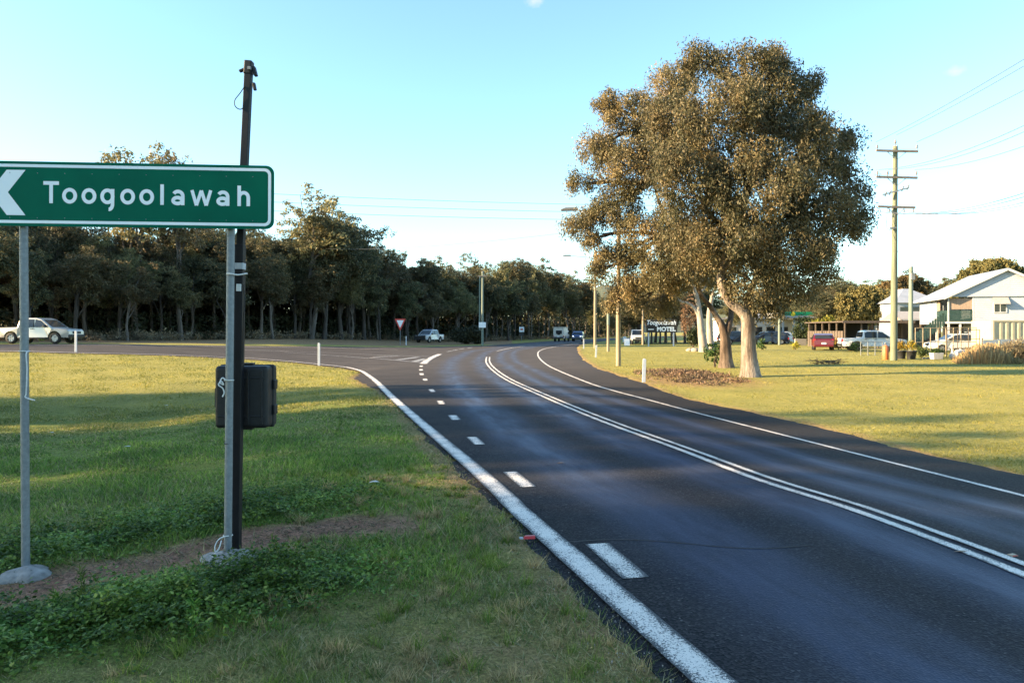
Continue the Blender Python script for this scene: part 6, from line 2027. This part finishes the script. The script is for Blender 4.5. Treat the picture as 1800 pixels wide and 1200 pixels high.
# pots, tub, cone and garden things in front of the enclosure
for px, d, lab, lf in ((1584, 44.2, 'black pot with yellowish plant close to the tall power pole', 'leaf_yellow'), (1602, 43.6, 'black pot with pale leaved plant, right one of two', 'leaf_yellow')):
    g = ground_at(px, d)
    root = thing('potted_plant', lab, 'potted plant', g, 0, 'black pots beside the tall power pole')
    build('pot', MB().lathe([(0.22, 0), (0.27, 0.45), (0.29, 0.46), (0.29, 0.50), (0.24, 0.49)], (0, 0, 0), 16), M['pot_black'], root, True)
    r = np.random.default_rng(int(px))
    V, Q = leaves_np(np.array([(0, 0, 0.62), (0.08, 0, 0.75), (-0.1, 0.05, 0.72), (0, 0, 0.9)]), np.array([0.24, 0.2, 0.2, 0.18]), 70, 0.22, 0.035, -1.2, r)
    link('foliage', np_mesh('foliage', V, Q, M[lf], 4), root)
g = ground_at(1646, 43)
root = thing('planter_tub', 'white square tub with a low plant on the lawn edge', 'planter', g)
build('tub', MB().add([(-.26, -.2, 0), (.26, -.2, 0), (.26, .2, 0), (-.26, .2, 0), (-.31, -.24, .38), (.31, -.24, .38), (.31, .24, .38), (-.31, .24, .38)], [(3, 2, 1, 0), (0, 1, 5, 4), (1, 2, 6, 5), (2, 3, 7, 6), (3, 0, 4, 7), (4, 5, 6, 7)]), M['tub_white'], root, True, 0.02)
r = np.random.default_rng(77)
V, Q = leaves_np(np.array([(-.15, 0, .45), (0.12, 0, .48), (0, 0, .52)]), np.array([0.2, 0.2, 0.16]), 90, 0.12, 0.05, 0, r)
link('foliage', np_mesh('foliage', V, Q, M['leaf_green'], 4), root)
g = ground_at(1556.5, 43)
root = thing('gas_bottle', 'orange gas bottle standing left of the tall power pole', 'gas bottle', g)
build('cylinder', MB().lathe([(0.15, 0), (0.17, 0.05), (0.17, 0.7), (0.12, 0.82), (0.05, 0.86)], (0, 0, 0), 16), M['orange'], root, True)
build('valve', MB().lathe([(0.04, 0.86), (0.04, 0.95), (0.08, 0.95), (0.08, 0.99), (0.02, 1.0)], (0, 0, 0), 10), M['lamp_grey'], root, True)
g = ground_at(1674, 43.2)
root = thing('garden_ornament', 'white upright bird shaped garden ornament beside the white barrel', 'ornament', g)
build('body', MB().lathe([(0.08, 0), (0.16, 0.1), (0.17, 0.22), (0.10, 0.36), (0.05, 0.45)], (0, 0, 0), 14), M['tub_white'], root, True)
build('neck', MB().tube([(0, 0, 0.42), (-0.02, 0, 0.6), (-0.05, 0, 0.72), (-0.02, 0, 0.80), (0.05, 0, 0.80), (0.12, 0, 0.76)], [0.05, 0.045, 0.045, 0.05, 0.045, 0.02], 10), M['tub_white'], root, True)
g = ground_at(1692, 43)
root = thing('barrel', 'white plastic barrel lying on its side near the straw grass', 'barrel', g)
build('drum', MB().tube([(-0.38, 0, 0.27), (-0.34, 0, 0.27), (0.34, 0, 0.30), (0.38, 0, 0.30)], [0.22, 0.27, 0.27, 0.22], 18), M['tub_white'], root, True)
build('hoop', MB().tube([(-0.12, 0, 0.281), (-0.09, 0, 0.282)], 0.278, 18).tube([(0.12, 0, 0.289), (0.15, 0, 0.29)], 0.278, 18), M['tub_white'], root, True)
for i, (px, d, r0, lab) in enumerate(((1624, 44, 0.10, 'small pale stone at the foot of the green bush'), (1632, 43.8, 0.12, 'rounded grey stone between green bush and white tub'), (1683, 43.5, 0.22, 'grey boulder between ornament and barrel'), (1212, 60, 0.3, 'brown boulder at the foot of the white barked gum'), (1222, 59, 0.36, 'pale flat rock in front of the white barked gum'))):
    g = ground_at(px, d)
    rg = random.Random(i)
    mb = MB()
    prof = [(0.8, -0.1), (1.0, 0.25), (0.8, 0.6), (0.35, 0.82)]
    mb.lathe([(a * r0, b * r0) for a, b in prof], g, 9)
    mb.v = [(a + rg.uniform(-.12, .12) * r0, b + rg.uniform(-.12, .12) * r0, c_ + rg.uniform(-.08, .08) * r0) for a, b, c_ in mb.v]
    single('stone', mb, M['stone'], lab, 'stone', tuple(g))

# ------------------------------------------------------------------ fuel station
d = 112
s = d / FPX
x0, x1 = (1373 - 900) * s, (1436 - 900) * s
cxx = (x0 + x1) / 2
gz_ = zt(cxx, d)
root = thing('fuel_station', 'fuel station with green and white canopy beyond the lawn', 'fuel station', (cxx, d, gz_))
W_ = (x1 - x0) / 2
def fz(py): return EYE - (py - HOR) * s - gz_
build('canopy', MB().box(-W_ + 0.06, W_ - 0.06, 0.06, 7, fz(558), fz(549)), M['white_trim'], root, True)
build('green_band', MB().box(-W_, W_, 0, 0.055, fz(554.5), fz(548)), M['servo_green'], root, True)
build('white_band', MB().box(-W_, W_, 0.001, 0.055, fz(558.5), fz(554.6)), M['white_trim'], root, True)
em = MB()
cz_ = fz(552)
ex = (1394 - 900) * s - cxx
em.prism([((0.30 + 0.07 * (i % 2)) * math.cos(2 * math.pi * i / 24), (0.30 + 0.07 * (i % 2)) * math.sin(2 * math.pi * i / 24)) for i in range(24)], (ex, -0.02, cz_), (1, 0, 0), (0, 0, 1), 0.018)
build('emblem', em, M['servo_yellow'], root, True)
for x in (-W_ + 0.7, -W_ + 2.4, W_ - 0.8):
    build('column', MB().box(x - 0.12, x + 0.12, 1.0, 1.24, 0, fz(558.2)), M['white_trim'], root, True)
build('shop', MB().box(-W_ - 6.5, W_ - 0.5, 8.5, 14, 0, fz(560)), M['white_wall'], root, True)
build('shop_roof', MB().box(-W_ - 6.9, W_ - 0.2, 8.1, 14.3, fz(560) + 0.003, fz(560) + 0.3), M['tile_grey'], root, True)
for i in range(5):
    w2 = build('window', MB().box(-W_ - 5.6 + i * 2.1, -W_ - 4.2 + i * 2.1, 8.44, 8.497, 0.9, 2.4), M['glass'], root, True)
    build('frame', MB().box(-W_ - 5.7 + i * 2.1, -W_ - 4.1 + i * 2.1, 8.42, 8.436, 2.402, 2.5).box(-W_ - 5.7 + i * 2.1, -W_ - 4.1 + i * 2.1, 8.42, 8.436, 0.8, 0.898), M['white_trim'], w2, True)
for x in (-W_ + 1.4, W_ - 2.0):
    p_ = build('fuel_pump', MB().box(x - 0.35, x + 0.35, 1.6, 2.1, 0.15, 1.7), M['white_trim'], root, True, 0.04)
    build('pump_screen', MB().box(x - 0.25, x + 0.25, 1.56, 1.598, 1.0, 1.5), M['glass'], p_, True)
# low pale planter wall by the servo
g = ground_at(1408, 84)
single('low_wall', MB().box(g.x - 0.65, g.x + 0.65, g.y, g.y + 0.3, g.z, g.z + 0.75), M['concrete'], 'short pale block wall below the fuel station canopy', 'wall', tuple(g), None, 0.02)
# far houses half hidden by the gums
hip_house('pale house seen between the gum trunks and the fuel station', 1290, 1365, 128, 560, 545, 8)

# ------------------------------------------------------------------ far hill
hv, hf = [], []
rg = random.Random(9)
NP = 60
for j, (dd, sc_h) in enumerate(((1500, 0.0), (1900, 0.6), (2300, 1.0), (2900, 0.0))):
    for i in range(NP):
        px = 700 + 900 * i / (NP - 1)
        hpx = 62 * math.exp(-((px - 1085) / 70) ** 2) + 46 * math.exp(-((px - 1330) / 90) ** 2) + 24
        hpx *= 1 + 0.06 * math.sin(i * 1.7) + 0.05 * math.sin(i * 0.63)
        z = hpx / FPX * 2300 * sc_h * min(1, i / 6, (NP - 1 - i) / 6) - (3 if sc_h == 0 else 0)
        hv.append(((px - 900) / FPX * dd, dd, z))
for j in range(3):
    for i in range(NP - 1):
        hf.append((j * NP + i, j * NP + i + 1, (j + 1) * NP + i + 1, (j + 1) * NP + i))
hill = build('hills', MB().add(hv, hf, True), M['hill'])
hill['kind'] = 'structure'

# ------------------------------------------------------------------ grass, weeds and small litter
def blades(n, xr, dr, seed, hmin, hmax, wk, keep, lean=0.45):
    r = np.random.default_rng(seed)
    dd = np.exp(r.uniform(math.log(dr[0]), math.log(dr[1]), n))
    x = r.uniform(0, 1, n) * (xr[1](dd) - xr[0](dd)) + xr[0](dd)
    m = keep(x, dd, r)
    x, dd = x[m], dd[m]
    n = len(x)
    z = surf(x, dd) - 0.006
    H = r.uniform(hmin, hmax, n) * (0.75 + 0.5 * (np.sin(x * 2.1 + np.sin(dd * 1.7)) * np.sin(dd * 1.9 + x)))
    H = np.maximum(H, hmin * 0.6)
    Wd = wk * np.maximum(dd, 3) / 4 * r.uniform(0.6, 1.5, n)
    a = r.uniform(0, 6.28, n)
    sv = np.stack([np.cos(a), np.sin(a), np.zeros(n)], 1) * Wd[:, None] / 2
    tp = np.stack([r.normal(0, lean, n) * H, r.normal(0, lean, n) * H, H], 1)
    b = np.stack([x, dd, z], 1)
    V = np.stack([b - sv, b + sv, b + tp], 1).reshape(-1, 3)
    return V, np.arange(3 * n).reshape(n, 3)

def soil_at(x, y):
    return seg_dist(x, y, SOIL) + wobble(x, y, 4.0, 0.05)

def keep_left(x, d, r):
    fr = lx(d) - x
    k = (fr > -0.09) & ~on_road(x, d, -0.09)
    k &= ~((soil_at(x, d) < 0.36) & (r.random(len(x)) < 0.88))
    # thinner on the trodden dry patches and along the edge of the seal
    patch = 0.5 + 0.5 * np.sin(x * 2.7 + 1.6 * np.sin(d * 1.3)) * np.sin(d * 2.2 + x * 0.7)
    k &= r.random(len(x)) < np.clip(0.25 + 0.9 * patch, 0, 1) * np.clip(0.50 + fr * 1.6, 0.3, 1)
    return k
V, Q = blades(210000, (lambda d: -0.72 * d - 1.5, lambda d: lx(d) + 0.09), (2.6, 19), 1, 0.020, 0.062, 0.0058, keep_left, 0.9)
o = link('grass', np_mesh('grass', V, Q, M['blade'], 3))
tag(o, 'short green and straw grass on the near left verge', 'grass', kind='stuff')
def keep_lush(x, d, r):
    w1 = np.minimum(seg_dist(x, d, WEED1), seg_dist(x, d, WEED2) * 0.8)
    grn = np.exp(-((x + 0.85) / 0.55) ** 2 - ((d - 5.1) / 0.5) ** 2) + np.exp(-((x + 1.6) / 0.9) ** 2 - ((d - 8.5) / 2.5) ** 2) + 0.6 * np.exp(-((x + 5) / 4) ** 2 - ((d - 9.5) / 3.0) ** 2)
    pr = np.clip(1.1 - w1 * 1.5, 0, 1) + grn
    return (r.random(len(x)) < pr) & ~on_road(x, d, 0.25) & (soil_at(x, d) > 0.30)
V, Q = blades(150000, (lambda d: -0.72 * d - 1.5, lambda d: lx(d) + 0.0), (2.8, 17), 2, 0.035, 0.105, 0.0058, keep_lush, 0.55)
o = link('lush_grass', np_mesh('lush_grass', V, Q, M['blade_green'], 3))
tag(o, 'lush green grass round the weeds on the near left verge', 'grass', kind='stuff')
def keep_far(x, d, r):
    return ~on_road(x, d, 0.1)
V, Q = blades(70000, (lambda d: -0.75 * d - 2, lambda d: np.minimum(lx(d), -3.0)), (15, 48), 3, 0.03, 0.075, 0.004, keep_far, 0.6)
o = link('verge_grass', np_mesh('verge_grass', V, Q, M['blade_dry'], 3))
tag(o, 'sunlit yellow green grass rising to the side road', 'grass', kind='stuff')
def keep_right(x, d, r):
    return (x > rx(d) + 0.05)
V, Q = blades(100000, (lambda d: rx(d), lambda d: 0.75 * d + 3), (8.5, 60), 4, 0.02, 0.05, 0.0035, keep_right, 0.6)
o = link('lawn_grass', np_mesh('lawn_grass', V, Q, M['blade_dry'], 3))
tag(o, 'mown yellow green grass of the wide lawn on the right', 'grass', kind='stuff')

r_ = np.random.default_rng(71)
nt_ = 420
tx_ = r_.uniform(-1.9, 0.9, nt_)
ty_ = np.exp(r_.uniform(math.log(3.0), math.log(9.0), nt_))
ok_ = (tx_ < lx(ty_) - 0.02) & (soil_at(tx_, ty_) > 0.2)
tx_, ty_ = tx_[ok_], ty_[ok_]
nb_ = 34
x = np.repeat(tx_, nb_) + r_.normal(0, 0.022, len(tx_) * nb_)
y = np.repeat(ty_, nb_) + r_.normal(0, 0.022, len(tx_) * nb_)
H = np.repeat(r_.uniform(0.035, 0.10, len(tx_)), nb_) * r_.uniform(0.5, 1.2, len(x))
a = r_.uniform(0, 6.28, len(x))
sv = np.stack([np.cos(a), np.sin(a), np.zeros(len(x))], 1) * (0.0028 * np.maximum(y, 3) / 4)[:, None]
tp = np.stack([r_.normal(0, 0.55, len(x)) * H, r_.normal(0, 0.55, len(x)) * H, H], 1)
b = np.stack([x, y, surf(x, y) - 0.004], 1)
V = np.stack([b - sv, b + sv, b + tp], 1).reshape(-1, 3)
half = (np.arange(len(x)) // nb_) % 5 < 2
for sel, mt, lb in ((half, 'straw', 'dry straw tussocks in the near verge'), (~half, 'blade_green', 'green grass tussocks in the near verge')):
    q = V.reshape(-1, 3, 3)[sel].reshape(-1, 3)
    o = link('tussocks', np_mesh('tussocks', q, np.arange(len(q)).reshape(-1, 3), M[mt], 3))
    tag(o, lb, 'grass', kind='stuff')
n = 900
d = np.exp(r_.uniform(math.log(3.0), math.log(11), n))
x = lx(d) - np.abs(r_.normal(0, 0.9, n)) - 0.05
V, Q = leaves_np(np.stack([x, d, surf(x, d) + 0.018], 1), np.full(n, 0.006), 1, 0.045, 0.007, 0, r_)
o = link('dead_stalks', np_mesh('dead_stalks', V, Q, M['straw'], 4))
tag(o, 'loose dead stalks lying in the near verge', 'dry grass', kind='stuff')

def weeds(path, seed, n, wid, hgt):
    r = np.random.default_rng(seed)
    p = np.array(path)
    s = np.concatenate([[0], np.cumsum(np.hypot(*np.diff(p, axis=0).T))])
    t = r.uniform(0, s[-1], n)
    x = np.interp(t, s, p[:, 0]) + r.normal(0, wid, n)
    y = np.interp(t, s, p[:, 1]) + r.normal(0, wid, n)
    k = soil_at(x, y) > 0.26
    x, y = x[k], y[k]
    n = len(x)
    bump_ = 0.55 + 0.33 * np.sin(x * 5 + np.sin(y * 7)) * np.sin(y * 6 + 1) + 0.22 * np.sin(x * 13 + 2 * np.sin(y * 5)) * np.sin(y * 15)
    z = surf(x, y) + r.random(n) ** 0.8 * hgt * bump_
    return np.stack([x, y, z], 1)
pts = np.vstack([weeds(WEED1, 51, 9000, 0.25, 0.21), weeds(WEED2, 52, 9000, 0.34, 0.21)])
r_ = np.random.default_rng(53)
n = len(pts)
# broad leaves lie nearly level, three or four to a stalk
per = 4
c = np.repeat(pts, per, axis=0) + r_.normal(0, 0.012, (n * per, 3))
az = r_.uniform(0, 6.28, n * per)
a = np.stack([np.cos(az), np.sin(az), r_.normal(0.1, 0.45, n * per)], 1)
a /= np.linalg.norm(a, axis=1)[:, None]
b = np.cross(a, np.stack([r_.normal(0, .35, n * per), r_.normal(0, .35, n * per), np.ones(n * per)], 1))
b /= np.linalg.norm(b, axis=1)[:, None]
L = (r_.uniform(0.013, 0.038, n * per))[:, None]
W = L * r_.uniform(0.5, 0.85, n * per)[:, None]
V = np.stack([c, c + a * L * 0.4 + b * W * 0.5, c + a * L, c + a * L * 0.4 - b * W * 0.5], 1).reshape(-1, 3)
quads = V.reshape(-1, 4, 3)
lite = (np.sin(quads[:, 0, 0] * 4.1 + 1.4 * np.sin(quads[:, 0, 1] * 3.3)) * np.sin(quads[:, 0, 1] * 5.2 + 0.8) + r_.normal(0, 0.35, len(quads))) > 0.25
for sel, mt, lb in ((~lite, 'weed', 'leafy green weeds in two bands either side of the bare soil'), (lite, 'weed_light', 'paler green weeds growing through the darker leafy bands')):
    q = quads[sel].reshape(-1, 3)
    o = link('weeds', np_mesh('weeds', q, np.arange(len(q)).reshape(-1, 4), M[mt], 4))
    tag(o, lb, 'weeds', kind='stuff')
# upright feathery stalks
def stalk(px, py, h, label, seed):
    x, y = G(px, py)
    z = zt(x, y)
    r = np.random.default_rng(seed)
    n = 90
    t = r.random(n)
    base = np.stack([np.full(n, x) + 0.02 * np.sin(t * 3), np.full(n, y), z + t * h], 1)
    V, Q = leaves_np(base, np.full(n, 0.012), 1, 0.045, 0.008, -0.7, r)
    root = thing('weed_stalk', label, 'weed', (x, y, z))
    link('leaves', np_mesh('leaves', V - np.array((x, y, z)), Q, M['weed'], 4), root)
    build('stem', MB().tube([(0, 0, -0.02), (0.012, 0, h * 0.5), (0.0, 0, h)], [0.004, 0.003, 0.0015], 5), M['weed'], root, True)
stalk(140, 1065, 0.22, 'feathery green stalk right of the left post footing', 1)
stalk(96, 1090, 0.16, 'feathery green stalk in front of the left footing', 2)
stalk(478, 985, 0.17, 'feathery stalk beside the right post footing', 3)
stalk(492, 1000, 0.15, 'short feathery stalk in front of the red soil', 4)
stalk(335, 1130, 0.25, 'tall feathery stalk in the middle of the near weeds', 5)
stalk(596, 760, 0.32, 'feathery weed on the shaded bank beyond the case', 6)
# litter on bare soil: twigs, dead leaves
r_ = np.random.default_rng(61)
n = 2600
t = r_.random(n)
p = np.array(SOIL)
s_ = np.linspace(0, 1, len(p))
x = np.interp(t, s_, p[:, 0]) + r_.normal(0, 0.18, n)
y = np.interp(t, s_, p[:, 1]) + r_.normal(0, 0.18, n)
V, Q = leaves_np(np.stack([x, y, surf(x, y) + 0.008], 1), np.full(n, 0.006), 1, 0.05, 0.006, 0, r_)
V[:, 2] = np.minimum(V[:, 2], np.repeat(surf(x, y) + 0.025, 4))
o = link('soil_litter', np_mesh('soil_litter', V, Q, M['litter'], 4))
tag(o, 'twigs and dead leaves scattered on the bare red soil', 'leaf litter', kind='stuff')
# loose stones along the edge of the seal
n = 700
d = np.exp(r_.uniform(math.log(2.8), math.log(16), n))
x = lx(d) + r_.normal(-0.03, 0.10, n)
V, Q = leaves_np(np.stack([x, d, terrain(x, d) + 0.024], 1), np.full(n, 0.002), 1, 0.009, 0.008, 0, r_)
o = link('gravel', np_mesh('gravel', V, Q, M['stone'], 4))
tag(o, 'loose gravel along the left edge of the asphalt', 'gravel', kind='stuff')

for px, py, lab in ((224, 791, 'pale scrap on the shaded grass right of the left post'), (292, 716, 'pale scrap on the grass just left of the black case'), (90, 765, 'tiny pale scrap on the grass beside the left post'), (658, 856, 'curled pale leaf in the green verge below the case')):
    x, y = G(px, py)
    z = zt(x, y) + 0.05
    rg = random.Random(px)
    mb = MB()
    k = 0.055
    mb.add([(x - k, y - 0.02, z), (x - 0.2 * k, y - 0.03, z + 0.012), (x + k, y, z + 0.004), (x + 0.2 * k, y + 0.03, z + 0.016), (x - 0.7 * k, y + 0.02, z + 0.008)], [(0, 1, 3, 4), (1, 2, 3)])
    single('scrap', mb, M['tub_white'], lab, 'scrap', (x, y, zt(x, y)))
# red reflector lying by the edge line, amber marker and dead leaf on the road
x, y = G(930, 951)
z = zt(x, y) + 0.022
root = thing('road_reflector', 'broken red reflector lying at the left edge line', 'reflector', (x, y, z), R(8))
build('lens', MB().add([(-.045, -.022, 0), (.045, -.022, 0), (.045, .022, 0), (-.045, .022, 0), (-.03, -.014, .022), (.045, -.014, .022), (.045, .016, .022), (-.03, .016, .022)], [(3, 2, 1, 0), (0, 1, 5, 4), (1, 2, 6, 5), (2, 3, 7, 6), (3, 0, 4, 7), (4, 5, 6, 7)]), M['red_plastic'], root, True, 0.003)
build('base', MB().box(-.075, -.046, -.016, .016, 0, .012), M['grey_tape'], root, True, 0.003)
x, y = G(1779, 981)
root = thing('road_marker', 'raised amber road marker beside the double line', 'road marker', (x, y, zt(x, y) + 0.021), R(20))
root.scale = (0.62, 0.62, 0.62)
build('marker_body', MB().add([(-.05, -.045, 0), (.05, -.045, 0), (.05, .045, 0), (-.05, .045, 0), (-.04, -.02, .018), (.04, -.02, .018), (.04, .02, .018), (-.04, .02, .018)], [(3, 2, 1, 0), (0, 1, 5, 4), (1, 2, 6, 5), (2, 3, 7, 6), (3, 0, 4, 7), (4, 5, 6, 7)]), M['amber'], root, True, 0.003)
build('lens', MB().box(-.035, .035, -.042, -.036, .004, .012), M['red_plastic'], root, True)
for px, py, lab, rz in ((1690, 975, 'dry leaf lying on the road left of the double line', 0.2), (985, 817, 'small dry stick on the road beyond the second dash', 0.1)):
    x, y = G(px, py)
    mb = MB()
    mb.add([(x - .06, y, zt(x, y) + .024), (x - .01, y - .014, zt(x, y) + .032), (x + .06, y + .012, zt(x, y) + .026), (x, y + .016, zt(x, y) + .03)], [(0, 1, 2, 3)])
    single('dry_leaf', mb, M['dead_leaf'], lab, 'leaf', (x, y, zt(x, y) + 0.022))
for o in protos:
    if not o['label']:
        o['label'] = 'gum tree'
